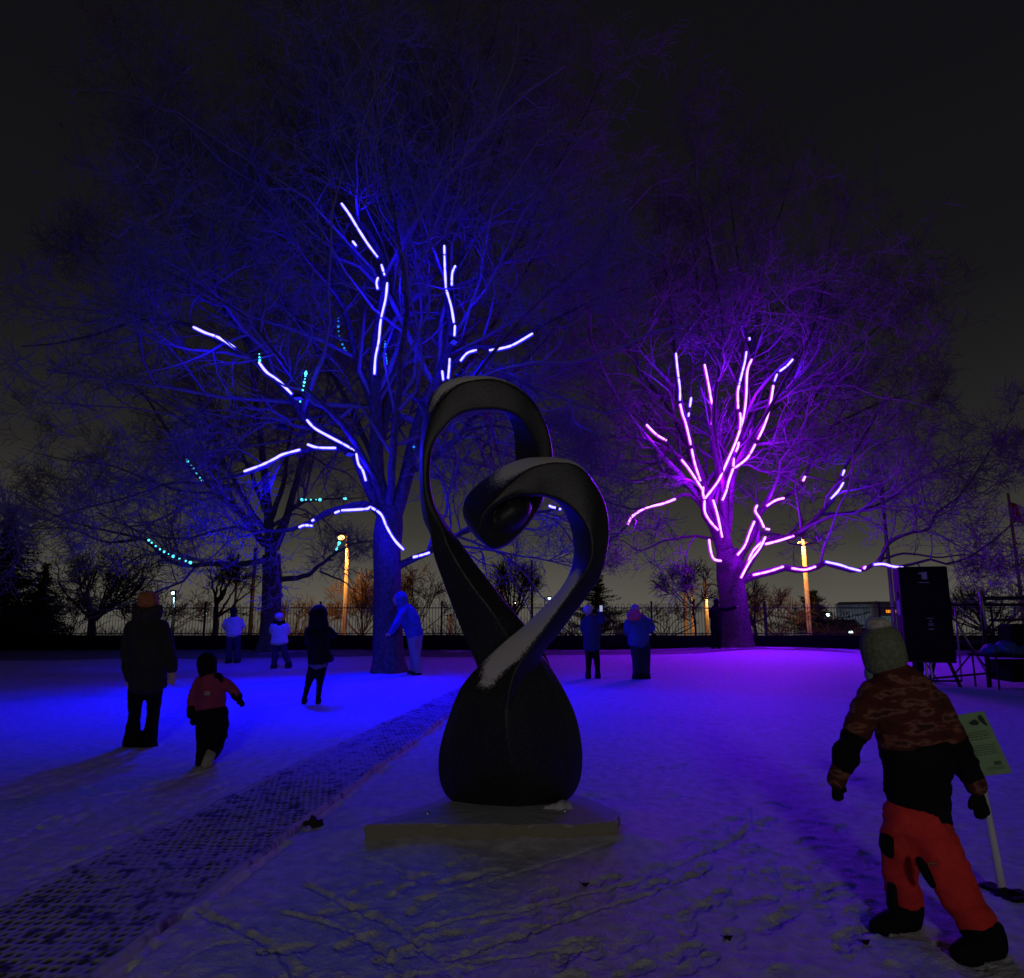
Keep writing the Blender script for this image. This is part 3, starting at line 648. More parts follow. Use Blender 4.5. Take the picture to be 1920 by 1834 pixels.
VIOLET = (
 ('leftmost tall violet strip rising to the upper left', z3((422,205),(430,290),(440,370),(447,430),(447,500)), 'EI', -1.0),
 ('violet strip in the middle of the leftmost tall stem', z3((448,520),(465,590),(480,630),(500,710),(515,775)), 'EV', -.9),
 ('violet strip low on the leftmost tall stem', z3((520,800),(530,850),(545,910),(575,1000)), 'EV', -.8),
 ('short bright violet piece where the left stems join', z3((592,1035),(590,1075),(598,1110)), 'EV', -.75),
 ('curved violet strip from the fork down to the left of the trunk top', z3((600,1120),(602,1190),(635,1250),(685,1305)), 'EV', -.75),
 ('upright violet strip alone in the centre of the crown', z3((600,275),(625,400),(640,490),(655,580),(645,650)), 'EV', -.75),
 ('blue-tipped upper strip on the twin right centre stems', z3((860,195),(850,260),(835,320),(815,400)), 'EI', -.9),
 ('broken violet strip in the middle of the twin right centre stems', z3((815,405),(806,450),(808,550)), 'EV', -.9),
 ('short violet strip where the twin centre stems meet', z3((820,575),(824,620),(820,675)), 'EV', -.8),
 ('longest violet strip sweeping from the fork up the centre right', z3((893,243),(865,320),(858,480),(840,610),(800,740),(740,880),(690,990),(640,1060),(600,1110)), 'EV', -.6),
 ('blue strip at the very tip of the right-hand stem', z3((1148,243),(1110,285),(1065,318)), 'EI', -1.0),
 ('small violet dashes below the blue tip of the right-hand stem', z3((1050,335),(1033,380)), 'EI', -1.0),
 ('long violet strip along the right-hand stem', z3((1027,405),(1012,500),(990,600),(960,680),(930,740)), 'EV', -.9),
 ('violet strip at the lower bend of the right-hand stem', z3((915,770),(870,850),(820,895),(785,918)), 'EV', -.8),
 ('violet strip dropping from the right-hand stem to the fork', z3((778,920),(750,1000),(735,1060),(710,1120)), 'EV', -.7),
 ('short violet dash above the bend of the right-hand stem', z3((782,857),(778,910)), 'EV', -.75),
 ('tiny curved violet dash between the right-hand and centre stems', z3((812,757),(806,790),(793,818)), 'EV', -.75),
 ('short blue-white dash between the leftmost and centre stems', z3((517,480),(508,540)), 'EI', -.4),
 ('tiny blue dash below the short dash left of centre', z3((503,575),(499,600)), 'EI', -.4),
 ('violet strip on the outermost upper left branch', z3((238,648),(300,710),(365,748)), 'EV', -.9),
 ('violet strip slanting down from the left into the fork', z3((455,865),(500,920),(560,1010),(588,1055)), 'EV', -.9),
 ('low violet strip reaching out to the far left over open sky', z3((122,1270),(155,1215),(240,1165),(340,1140),(420,1110)), 'EV', -1.0),
 ('violet strip running down the trunk just right of the curved one', z3((652,1115),(680,1210),(710,1350)), 'EV', -.75),
 ('hooked violet strip on the left side of the trunk', z3((628,1360),(640,1440),(660,1485),(705,1495)), 'EV', -.7),
 ('violet strip slanting up just right of the trunk', z3((910,1248),(880,1320),(850,1400),(803,1460)), 'EV', -.6),
 ('twisted violet strip above the right limbs', z3((928,1148),(915,1185),(945,1235),(970,1290)), 'EV', -.4),
 ('tiny violet dash at the foot of the twisted strip', z3((978,1296),(1005,1300)), 'EV', -.4),
 ('dim violet strip on the branch right of the twisted strip', z3((985,1155),(1040,1120),(1095,1105)), 'EV', -.1),
 ('longer of two crossing violet strips low on the right', z3((978,1345),(940,1420),(880,1500),(825,1602)), 'EV', -.85),
 ('shorter of two crossing violet strips low on the right', z3((965,1370),(900,1435),(862,1530)), 'EV', -.8),
 ('straight violet strip pointing right toward the orange pole', z3((975,1392),(1060,1370),(1155,1340)), 'EV', -.7),
 ('violet strip at the root of the long lowest right limb', z3((900,1583),(1000,1560),(1090,1530)), 'EV', -1.0),
 ('violet strip crossing in front of the orange pole', z3((1140,1540),(1220,1550),(1290,1530)), 'EV', -1.3),
 ('blue-violet strip on the lowest limb right of the orange pole', z3((1350,1500),(1440,1520),(1500,1540),(1570,1557)), 'EI', -1.8),
 ('tiny violet dash between two strips of the lowest limb', z3((1588,1545),(1600,1528)), 'EV', -1.8),
 ('blue-violet strip at the end of the lowest limb beside the speaker', z3((1650,1518),(1710,1515),(1770,1530),(1835,1537)), 'EI', -2.2),
 ('short violet dash highest on the outer right limb', z3((1468,930),(1455,965)), 'EI', -.8),
 ('violet strip along the outer right limb', z3((1462,1008),(1430,1060),(1383,1110)), 'EI', -.8),
 ('small pink dash on the middle right branch', z3((1225,970),(1210,1000)), 'EV', .2),
 ('lone blue dash at the top of the violet tree', z3((878,108),(880,125)), 'EI', -.5),
)
for _, pts, _d in BLUE: clear_for(pts)
for _, pts, _m, _d in VIOLET: clear_for(pts)
MAIN = [
 L((730,975),(712,900),(708,800),(703,700),(712,610),(725,530),(715,480),(690,430),(640,382),(595,320),(560,250),(515,170), r=(.24,.03), dy=-.8),
 L((715,830),(735,720),(742,600),(745,480),(748,400),(760,300),(770,180),(790,50),(800,-60), r=(.17,.02), dy=.8),
 L((735,985),(762,900),(776,820),(800,745),(828,690),(850,610),(838,540),(834,460),(830,380),(820,300),(840,190),(850,80),(870,-40), r=(.25,.02), dy=-.3),
 L((846,625),(848,560),(856,500),(880,440),(905,380),(930,300),(960,190),(1000,80), r=(.11,.02), dy=.8),
 L((815,720),(862,677),(890,657),(940,655),(1000,625),(1060,590),(1120,560),(1180,540), r=(.12,.02), dy=-1.5),
 L((775,880),(815,862),(850,830),(880,790),(905,765),(960,700),(1020,640),(1080,560), r=(.12,.02), dy=1.0),
 L((868,808),(910,802),(960,806),(1020,830),(1080,850), r=(.06,.015), dy=.5),
 L((715,960),(690,905),(668,850),(620,822),(575,787),(548,740),(510,705),(485,678),(440,652),(400,632),(362,612),(300,598),(230,610),(140,640),(40,650), r=(.19,.02), dy=-1.8),
 L((655,846),(630,841),(600,838),(560,845),(510,862),(457,884),(390,902),(320,905),(230,935),(130,960),(30,1000), r=(.09,.015), dy=-1.5),
 L((728,1000),(712,968),(690,952),(650,957),(620,966),(585,982),(560,990),(500,1000),(430,990),(350,1010),(270,1000),(180,960), r=(.15,.015), dy=-1.2),
 L((740,1065),(775,1045),(806,1036),(840,1015),(875,998),(940,975),(1000,960),(1050,953),(1110,930),(1180,955),(1240,940), r=(.12,.015), dy=.8),
 L((708,790),(685,720),(660,650),(640,570),(620,520),(612,460),(600,380),(560,330),(540,250),(500,150), r=(.15,.02), dy=1.2),
 L((485,680),(460,628),(425,575),(403,510),(400,430),(370,340),(330,280),(270,190),(215,80), r=(.10,.012), dy=-.6),
 L((838,545),(900,520),(970,460),(1010,380),(1060,290),(1110,190),(1140,100), r=(.10,.012), dy=.5),
 L((745,430),(790,350),(850,270),(880,180),(920,90),(940,0), r=(.09,.012), dy=-1),
 L((700,440),(680,340),(665,250),(640,160),(600,60),(580,-20), r=(.08,.012), dy=-.5),
 L((620,520),(560,480),(500,470),(430,460),(350,440),(270,430),(190,440), r=(.07,.01), dy=1.5),
 L((724,955),(706,880),(680,830),(640,740),(590,650),(530,560),(470,470),(430,360),(410,250), r=(.13,.012), dy=3.5),
 L((744,955),(764,880),(800,800),(860,700),(930,600),(990,500),(1030,400),(1100,330), r=(.13,.012), dy=3.5),
 L((733,965),(736,890),(740,800),(750,680),(760,560),(740,430),(720,300),(700,180),(690,60), r=(.14,.012), dy=-3.5),
 L((722,960),(696,890),(640,800),(560,720),(480,620),(400,560),(310,510),(220,490), r=(.13,.012), dy=-3.5),
 L((748,950),(772,860),(840,780),(900,690),(960,620),(1040,540),(1130,470), r=(.12,.012), dy=-3.0),
 L((640,382),(580,380),(500,340),(430,330),(350,290),(290,230), r=(.05,.01), dy=.8),
 L((300,598),(240,540),(190,500),(140,420), r=(.04,.01), dy=.5),
]
tree('lit_tree', 'huge bare tree with blue light strips standing behind the sculpture', YT,
     [(730,1272,0,.40),(728,1230,0,.37),(727,1160,0,.345),(726,1090,0,.33),(726,1030,0,.33),(729,985,0,.34),(732,950,0,.27)],
     MAIN, None, seed=4, levels=((11,50,.48,8),(7,50,.52,6),(5,46,.58,6),(2,42,.7,5)), up=.05, rmin=.0062)
YR = 25.0
RT = [
 L((1366,1060),(1350,1010),(1340,985),(1325,960),(1320,930),(1315,900),(1300,860),(1297,840),(1283,785),(1275,750),(1272,710),(1267,660),(1262,600),(1250,520),(1240,430),(1235,350), r=(.34,.02), dy=-.6),
 L((1368,1050),(1362,1010),(1355,980),(1345,960),(1335,935),(1320,900),(1300,870),(1277,860),(1250,825),(1212,795),(1180,770),(1120,740),(1070,720), r=(.26,.02), dy=-.8),
 L((1330,925),(1350,900),(1365,870),(1385,830),(1396,780),(1400,745),(1398,700),(1410,673),(1415,620),(1425,540),(1440,460),(1470,380),(1490,300), r=(.22,.02), dy=.3),
 L((1388,800),(1388,775),(1384,735),(1388,700),(1397,660),(1400,610),(1395,540),(1380,460),(1370,380),(1360,290), r=(.13,.02), dy=-.6),
 L((1357,975),(1355,940),(1366,900),(1377,880),(1403,855),(1420,825),(1440,770),(1449,730),(1455,710),(1488,673),(1520,630),(1560,590),(1600,560), r=(.2,.02), dy=-.6),
 L((1345,900),(1340,850),(1334,800),(1338,770),(1330,720),(1322,683),(1315,620),(1310,540),(1300,460),(1290,380), r=(.16,.02), dy=-.4),
 L((1290,850),(1292,800),(1295,740),(1300,680),(1320,600),(1335,520), r=(.08,.015), dy=.2),
 L((1345,985),(1300,930),(1267,935),(1240,943),(1210,955),(1188,966),(1177,985),(1150,1010),(1120,1040), r=(.1,.015), dy=-1.0),
 L((1375,1080),(1395,1040),(1415,1000),(1418,975),(1440,950),(1470,935),(1500,915),(1512,890),(1530,850),(1560,800),(1600,740),(1620,680), r=(.18,.02), dy=.6),
 L((1385,1085),(1400,1060),(1420,1030),(1440,1015),(1490,1005),(1540,960),(1565,925),(1583,883),(1620,820),(1660,750),(1690,700), r=(.22,.02), dy=-.6),
 L((1388,1090),(1412,1077),(1440,1070),(1470,1062),(1500,1066),(1530,1063),(1548,1054),(1575,1060),(1614,1070),(1638,1058),(1665,1058),(1695,1065),(1740,1050),(1780,1060),(1830,1040),(1880,1000),(1925,960), r=(.2,.02), dy=-2.0),
 L((1650,1058),(1665,1020),(1700,1000),(1740,990),(1755,960),(1800,930),(1830,890),(1860,840),(1900,780), r=(.09,.015), dy=-1),
 L((1650,1050),(1700,1037),(1760,1045),(1820,1040),(1870,1060),(1920,1080), r=(.06,.012), dy=-.5),
 L((1540,965),(1600,960),(1660,940),(1720,900),(1790,870),(1850,860), r=(.09,.012), dy=1.5),
 L((1350,1010),(1300,1000),(1250,1010),(1200,1030),(1160,1010),(1110,1030), r=(.08,.01), dy=1.5),
 L((1388,830),(1460,800),(1520,750),(1580,680),(1640,620),(1700,560), r=(.12,.012), dy=3.0),
 L((1302,865),(1260,780),(1200,700),(1160,620),(1130,530), r=(.13,.012), dy=3.0),
 L((1360,1005),(1350,900),(1330,800),(1340,700),(1350,600),(1330,480),(1310,370),(1300,300), r=(.15,.012), dy=-3.0),
 L((1364,1000),(1380,880),(1420,800),(1480,700),(1530,600),(1550,500),(1560,420), r=(.14,.012), dy=-3.0),
 L((1320,900),(1260,850),(1190,820),(1110,830),(1050,860), r=(.11,.012), dy=-2.5),
 L((1560,800),(1640,760),(1700,740),(1780,720), r=(.06,.01), dy=1),
]
tree('lit_tree', 'bare spreading tree wrapped in violet light strips near the fence', YR,
     [(1384,1226,0,.60),(1381,1190,0,.54),(1376,1140,0,.50),(1371,1095,0,.48),(1368,1060,0,.46),(1363,1030,0,.38)],
     RT, None, seed=9, levels=((9,52,.48,8),(7,50,.52,6),(5,46,.58,6),(2,42,.7,5)), rmin=.008, up=.05)
YB = 25.5
BT = [
 L((508,1060),(505,1000),(500,930),(490,850),(480,770),(470,690),(450,620), r=(.3,.02), dy=0),
 L((515,1030),(540,960),(560,880),(590,820),(610,750),(620,690), r=(.22,.02), dy=.5),
 L((500,1020),(460,970),(420,930),(385,900),(350,865),(310,800),(270,740),(220,700), r=(.2,.02), dy=-.5),
 L((498,1050),(450,1055),(400,1052),(357,1055),(320,1045),(277,1012),(230,1000),(160,985),(90,960),(20,920), r=(.15,.02), dy=-1.2),
 L((270,1008),(200,1015),(130,990),(60,990),(0,960), r=(.07,.01), dy=-.5),
 L((520,1088),(570,1082),(600,1060),(630,1038),(665,1020),(700,1015), r=(.14,.02), dy=-1),
 L((600,1070),(640,1090),(670,1110),(700,1125), r=(.05,.01), dy=-.6),
 L((515,1000),(560,950),(600,938),(650,935),(700,930), r=(.1,.015), dy=-.6),
 L((505,980),(530,900),(540,820),(560,750),(570,690),(575,620), r=(.14,.012), dy=2),
 L((495,990),(440,900),(400,820),(370,740),(330,660), r=(.14,.012), dy=2),
 L((500,960),(470,880),(430,800),(380,740), r=(.12,.012), dy=-2.5),
 L((410,925),(350,920),(280,900),(200,870),(110,860),(40,840), r=(.08,.012), dy=1),
]
tree('bare_tree', 'bare tree with sparse teal light dots left of the blue lit tree', YB,
     [(505,1222,0,.42),(507,1180,0,.37),(509,1120,0,.35),(510,1080,0,.34),(509,1040,0,.32)], BT, None, seed=21,
     levels=((8,50,.48,7),(6,48,.52,6),(5,44,.58,6),(3,40,.7,5)), rmin=.0065, up=.05)

# ------------------------------------------------------------------ LED strips (the lamps of the place)
def zz(zx, zy, X0, Yz, sc_): return (X0+zx/sc_, Yz+zy/sc_)
EB = emat('led_blue', (.42, .36, 1.0), 2.3, False); EV = emat('led_violet', (.90, .42, 1.0), 2.1, False)
EI = emat('led_indigo', (.50, .38, 1.0), 2.2, False)
ET = emat('led_teal', (.06, .62, .80), 3.2, False); EC = emat('led_cyan', (.02, .22, 1.0), 1.3, False)
LCOL = {'led_blue': (.004, .0, 1.0), 'led_violet': (.23, .0, 1.0), 'led_indigo': (.04, .0, 1.0)}
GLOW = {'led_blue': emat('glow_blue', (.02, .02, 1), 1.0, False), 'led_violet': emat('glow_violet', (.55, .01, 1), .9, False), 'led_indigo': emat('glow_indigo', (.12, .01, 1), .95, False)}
LPOW = {'led_blue': 52, 'led_violet': 62, 'led_indigo': 70}
def strip(label, pts, Y, m, dy=0.0, r=.028, gaps=(), dots=0, group=None):
    W = np.array([P(p[0], p[1], Y+(p[2] if len(p) > 2 else 0)+dy) for p in pts]); n = max(6, len(pts)*4); W = resample(W, n) if len(pts) > 2 else resample(np.array([W[0], (W[0]+W[1])/2, W[1]]), 5)
    n = len(W)
    if dots:
        root = empty('light_string', W[0]); tag(root, label, 'light string', group)
        mb = MB(); mb.tube(W+np.array([0, .02, 0]), .006, 4); mb.build('cable', M['iron'], root)
        for k in range(dots):
            q = k/(max(dots-1, 1))*(n-1); i = min(int(q), n-2); p = W[i]*(1-(q-i))+W[i+1]*(q-i); s = random.choice((.6, .9, 1.2, 1.6)); mb = MB(); mb.ellip(p, (r*s, r*s, r*s), 8, 6); mb.build('bulb', m, root, True)
        return root
    mb = MB(); i = 0
    while i < n-1:
        k = min(n-1, i+random.choice((3, 4, 6, 9))); seg = W[i:k+1].copy()
        if k < n-1: gp_ = random.choice((.06, .1, .15, .35)); seg[-1] = seg[-1]*(1-gp_)+seg[-2]*gp_
        rr = [r*.75]+[r*random.uniform(.85, 1.1) for _ in range(len(seg)-2)]+[r*.75]
        mb.tube(seg, rr, 6); i = k
    ob = mb.build('light_strip', m, None, True); tag(ob, label, 'light strip', group)
    gb = MB(); gb.tube(W+np.array([0, r*1.4, 0]), r*1.75, 7); gb.build('halo_tube', GLOW[m.name], ob, True)  # added emissive tube, imitates the saturated halo round the bright core
    ln = float(np.linalg.norm(W[1:]-W[:-1], axis=1).sum()); nl = max(1, round(ln/.9))      # the light each strip gives
    for k in range(nl):
        q = (k+.5)/nl*(n-1); i = min(int(q), n-2); p = W[i]*(1-(q-i))+W[i+1]*(q-i)
        ld = bpy.data.lights.new('strip_light', 'POINT'); ld.energy = LPOW[m.name]*ln/nl/.9; ld.color = LCOL[m.name]; ld.shadow_soft_size = .06
        lo = bpy.data.objects.new('strip_light', ld); COL.objects.link(lo); lo.location = (p[0], p[1]-.10, p[2]-.04); lo.parent = ob
    return ob
GB = 'blue light strips in the tree behind the sculpture'; GV = 'violet light strips in the right tree'; GT = 'teal light dots in the left trees'
for lb, pts, dd in BLUE: strip(lb, pts, YT, EB, dd+.05, .027, group=GB)
MK = {'EV': EV, 'EI': EI}
for lb, q, m_, dd in VIOLET: strip(lb, q, YR, MK[m_], dd, .036, group=GV)
for lb, pts, Y_, dots, m_, dd in (
 ('teal dots hanging in an upright row above the long left limb', [(574,697),(570,720),(563,753)], YT, 10, ET, -1.5),
 ('three teal dots above the second blue strip of the left limb', [(486,664),(487,676)], YT, 3, ET, -1.6),
 ('slanting row of teal dots on the left bare tree', [(349,862),(360,876),(379,902)], YB, 8, ET, -1.0),
 ('level row of teal dots between the two left trees', [(566,937),(600,937)], YB, 5, ET, -1.0),
 ('single teal dot beside the main trunk', [(645,935),(648,935)], YB, 2, ET, -1.0),
 ('curved row of teal dots along the lowest limb of the left bare tree', [(279,1013),(300,1030),(325,1043),(357,1055)], YB, 10, ET, -1.9),
 ('teal dots just under the orange street lamp', [(636,1018),(631,1030)], YB, 4, ET, -1.4),
 ('faint blue dashes on the stem left of the tall strip', [(634,597),(636,630),(648,658)], YT, 9, EC, .8),
 ('thin cyan row right of the tall left strip', [(722,640),(724,682)], YT, 8, EC, -.2),
 ('faint blue beads at the left edge of the sculpture', [(776,838),(779,850)], YT, 3, EC, -.4),
): strip(lb, pts, Y_, m_, dd, .024 if Y_ < 20 else .034, dots=dots, group=GT)

# invented blue fill floods, added in the main tree to brighten lawn and walkers
def add_fill_flood(label, px, py, Y, aim, power, ang, col=(0, 0, 1)):
    c = P(px, py, Y); root = empty('fill_flood', c); tag(root, label, 'fill_flood', 'blue fill lights added in the main tree')
    d = Vector(aim)-Vector(c); d.normalize(); q = d.to_track_quat('-Z', 'Y'); Mx = q.to_matrix()
    mb = MB(); mb.box(c, (.22, .16, .07), bev=.015, M=Mx)
    for k in range(5): mb.box(Vector(c)+Mx @ Vector((-.08+.04*k, 0, .05)), (.008, .13, .04), M=Mx)
    mb.build('housing', M['iron'], root)
    mb = MB(); mb.tube([Vector(c)+Mx @ Vector((-.12, 0, 0)), Vector(c)+Mx @ Vector((-.12, 0, .12)), Vector(c)+Mx @ Vector((.12, 0, .12)), Vector(c)+Mx @ Vector((.12, 0, 0))], .008, 6); mb.build('bracket', M['iron'], root)
    mb = MB(); mb.box(Vector(c)+Mx @ Vector((0, 0, -.037)), (.18, .12, .006), M=Mx); mb.build('lens', emat('fill_lens', (.02, .02, 1), .8, False), root)
    ld = bpy.data.lights.new('fill_beam', 'SPOT'); ld.energy = power; ld.color = col; ld.spot_size = math.radians(ang); ld.spot_blend = 1.0; ld.shadow_soft_size = .12
    lo = bpy.data.objects.new('fill_beam', ld); COL.objects.link(lo); lo.rotation_mode = 'QUATERNION'; lo.rotation_quaternion = q; lo.location = tuple(Vector(c)+d*.12); lo.parent = root; lo.matrix_parent_inverse = Matrix.Translation(-Vector(root.location))
add_fill_flood('small blue floodlight high in the left limbs of the main tree, added to brighten the lawn', 560, 745, 14.6, (-5.0, 12.9, 0), 3600, 88)
add_fill_flood('small blue floodlight on the right stem of the main tree, added to brighten the lawn', 850, 640, 15.4, (2.2, 12.8, 0), 2100, 90)
add_fill_flood('small blue floodlight on the left limb added to brighten the far walkers', 530, 800, 16.0, (-8, 20.5, .5), 1300, 70)
add_fill_flood('small blue floodlight low in the fork of the main tree, added to brighten the lawn', 655, 850, 15.0, (-1.6, 13.5, 0), 1300, 90)

# ------------------------------------------------------------------ fence
YF = 27.0
fe = empty('railing_fence', (0, YF, 0)); tag(fe, 'long black hoop topped railing with dark windbreak cloth along its foot', 'fence')
x0, x1, pit = -30.0, 30.0, .115
mb = MB(); nb = int((x1-x0)/pit)
for i in range(nb):
    x = x0+i*pit; mb.tube([(x, YF, .02), (x, YF, 1.66)], .009, 4, False)
    if i % 2 == 0 and i < nb-1:
        mb.tube([(x+pit/2-pit/2*math.cos(t), YF, 1.66+.10*math.sin(t)) for t in np.linspace(0, PI, 7)], .009, 4, False)
mb.build('railing', M['iron'], fe)
for z in (1.60, .62):
    mb = MB(); mb.box(((x0+x1)/2, YF, z), (x1-x0, .035, .035)); mb.build('rail', M['iron'], fe)
for px in (-60, 168, 384, 600, 828, 1030, 1222, 1435, 1650, 1860, 2080):
    x = P(px, 1150, YF)[0]; mb = MB(); mb.box((x, YF+.03, .9), (.07, .07, 1.82), bev=.01); mb.box((x, YF+.03, 1.83), (.09, .09, .04), bev=.01); mb.build('post', M['iron'], fe)
V = []; F = []; K = 240
for i in range(K+1):
    x = x0+(x1-x0)*i/K
    for j, z in enumerate((-.05, .2, .4, .56)):
        V.append((x, YF-.05-.03*math.sin(x*2.1+z)*(z < .5)+.01*math.sin(x*9), z+.012*math.sin(x*1.7)*(j == 3)))
for i in range(K):
    for j in range(3): F.append((i*4+j, i*4+4+j, i*4+5+j, i*4+1+j))
wb = mesh_obj('windbreak', V, F, M['scrim'], fe)
sm = wb.modifiers.new('t', 'SOLIDIFY'); sm.thickness = .008

# ------------------------------------------------------------------ trees and shrubs beyond the fence
def small_tree(label, px, Y, hpy, spread, r0=.12, seed=1, m=None, n=9, name='bare_tree', lev=((8,42,.5,6),(6,42,.5,5),(4,42,.55,4)), base=1200, stem=.35, up=.1, rmin=.01):
    g = random.Random(seed); top = P(px, hpy, Y)[2]; gp = P(px, 1140, Y); zx = gp[0]
    def pxy(x, z): # world to px at plane Y
        dz = z-HC; yc = Y*math.cos(PITCH)+dz*math.sin(PITCH); v = (dz*math.cos(PITCH)-Y*math.sin(PITCH))/yc
        return (CX+FPX*x/yc, CY-FPX*v)
    limbs = []
    tz = top*stem
    tr = [(*pxy(zx, gz(Y)-.05), 0, r0), (*pxy(zx+.05, tz*.5), 0, r0*.85), (*pxy(zx, tz), 0, r0*.75), (*pxy(zx+.05, tz*1.3), 0, r0*.5)]
    for k in range(n):
        a = g.uniform(-1, 1); z0 = tz*g.uniform(.75, 1.25); h = (top-z0)*(1-.35*abs(a))*g.uniform(.75, 1); xx = zx; pts = []
        for q in range(5):
            t = q/4; pts.append((*pxy(zx+a*spread*t**.8+g.gauss(0, .06)*spread*t, z0+h*t), g.uniform(-.3, .3)*spread*t+g.uniform(-1, 1)*spread*.0))
        limbs.append(L(*pts, r=(r0*.6, .02), dy=g.uniform(-.8, .8)*spread))
    return tree(name, label, Y, tr, limbs, None, sides=5, levels=lev, barkm=m or M['dark_twig'], twigm=m or M['dark_twig'], seed=seed+50, rmin=rmin, up=up)
small_tree('small fan shaped bare tree near the spruce behind the fence', 176, 29, 1030, 2.6, .14, 3, n=11, stem=.3)
small_tree('crooked bare tree behind the man in the orange hat and the two far walkers', 405, 31, 1050, 2.0, .15, 5, n=8, stem=.4)
small_tree('slim bare tree seen through the heart opening of the sculpture', 963, 36, 1038, 1.2, .10, 8, n=14, stem=.25, up=.25)
small_tree('young leafless sapling left of the violet tree', 1300, 28.5, 1060, 1.2, .05, 12, n=7, stem=.45)
small_tree('thin bare tree between the violet tree and the fence post', 1412, 32, 1098, 1.6, .09, 14, n=9)
small_tree('wide low bare tree behind the raised railing at far right', 1850, 34, 1105, 2.6, .12, 16, n=12, stem=.2)
OB = M['brush']
for k, (px, Y, hp, sp, lb) in enumerate((
  (680, 33, 1085, 1.9, 'orange lit bare bush left of the main trunk behind the fence'),
  (775, 33.5, 1080, 2.0, 'orange lit bare bush just right of the main trunk behind the fence'),
  (130, 31, 1128, 2.0, 'reddish low bush at the foot of the spruce'),
  (305, 36, 1120, 2.4, 'thin grey bush behind the man in the orange hat'),
  (555, 35, 1135, 2.2, 'tangled bush right of the left bare tree trunk'),
  (1090, 34, 1155, 2.0, 'low bush behind the photographing woman'),
  (1245, 34, 1150, 2.0, 'low bush right of the person with the pink collar'),
  (1455, 34, 1120, 2.0, 'dense bush right of the violet tree trunk'),
  (1780, 33, 1150, 2.4, 'low bush behind the loudspeaker'))):
    small_tree(lb, px, Y, hp, sp, .05, 30+k, OB, 16, 'bare_bush', ((7,42,.5,5),(6,42,.55,4),(4,40,.6,3)), stem=.08, up=.08)

def conifer(label, px, Y, topy, half, seed, name='spruce_tree', droop=.25, gapy=0.0, irregular=.2, z0=.3, rows=46):
    g = np.random.default_rng(seed); top = P(px, topy, Y); x, h = top[0], top[2]
    root = empty(name, (x, Y, 0)); tag(root, label, 'tree')
    mb = MB(); mb.tube([(x, Y, gz(Y)-.1), (x+.05, Y, h*.5), (x, Y, h)], [.16, .1, .02], 8); mb.build('trunk', M['bark'], root)
    V = []; F = []
    for i in range(rows):
        t = i/rows; z = z0+(h-z0)*t; rad = half*(1-t)**.85*(1+g.normal()*irregular)
        nb_ = max(5, int(11*(1-t)+4))
        for k in range(nb_):
            a = g.uniform(0, 2*PI); Lb = max(.15, rad*g.uniform(.6, 1.1)); d = np.array([math.cos(a), math.sin(a), 0]); p0 = np.array([x, Y, z+g.normal()*.08])
            ns = int(9+Lb*9)
            for j in range(ns):
                s = (j+g.random())/ns; q = p0+d*Lb*s+np.array([0, 0, -droop*Lb*s+.12*Lb*s*s])
                for _ in range(3):
                    e = d*.35+g.normal(size=3)*.55; e[2] -= .1; e = e/np.linalg.norm(e)*g.uniform(.10, .22)*(1.1-.5*s)
                    w_ = np.cross(e, g.normal(size=3)); w_ = w_/(np.linalg.norm(w_)+1e-6)*.022
                    n0 = len(V); V += [q-w_, q+w_, q+e+w_*.3, q+e-w_*.3]; F.append((n0, n0+1, n0+2, n0+3))
    quads_obj('crown', V, F, M['fir'], root, False)
conifer('tall dark spruce at the left edge of the picture', 22, 28.5, 958, 2.9, 1, rows=60)
conifer('dark pine right of the heart opening behind the photographing woman', 1120, 40, 1075, 2.0, 2, 'pine_tree', droop=-.05, irregular=.45, rows=24)
conifer('dark pine just left of the white street lamp on the right', 1522, 38, 1108, 2.0, 3, 'pine_tree', droop=-.05, irregular=.4, rows=22)
conifer('low dark pine behind the child\'s hat', 1640, 58, 1128, 2.2, 4, 'pine_tree', droop=-.05, irregular=.4, rows=18)
conifer('small broad dark fir beside the tall left spruce', 85, 33, 1060, 1.6, 5, rows=26)

# undergrowth: one tangled mass of brush beyond the fence
g = np.random.default_rng(5); n_ = 2600; xb = g.uniform(-26, 27, n_); hb = .35+.9*np.clip(.5+.8*vnoise(xb*.45, xb*0+3.3), 0.05, 1.2)
yb = g.uniform(29, 36, n_); st = np.stack([xb, yb, np.array([gz(v) for v in yb])], 1); S = 5; pts = np.empty((n_, S, 3)); pts[:, 0] = st; dv = norm(np.stack([g.normal(0, .45, n_), g.normal(0, .3, n_), np.ones(n_)], 1))
for k in range(1, S): dv = norm(dv+g.normal(size=dv.shape)*.25); pts[:, k] = pts[:, k-1]+dv*(hb*g.uniform(.6, 1.2, n_)/(S-1)*1.35)[:, None]
V, F = tubes_mesh([(pts, np.linspace(.014, .006, S)[None].repeat(n_, 0))], 3)
ug = quads_obj('undergrowth', V, F, OB); tag(ug, 'tangle of bare brush stems beyond the fence', 'undergrowth', kind='stuff')

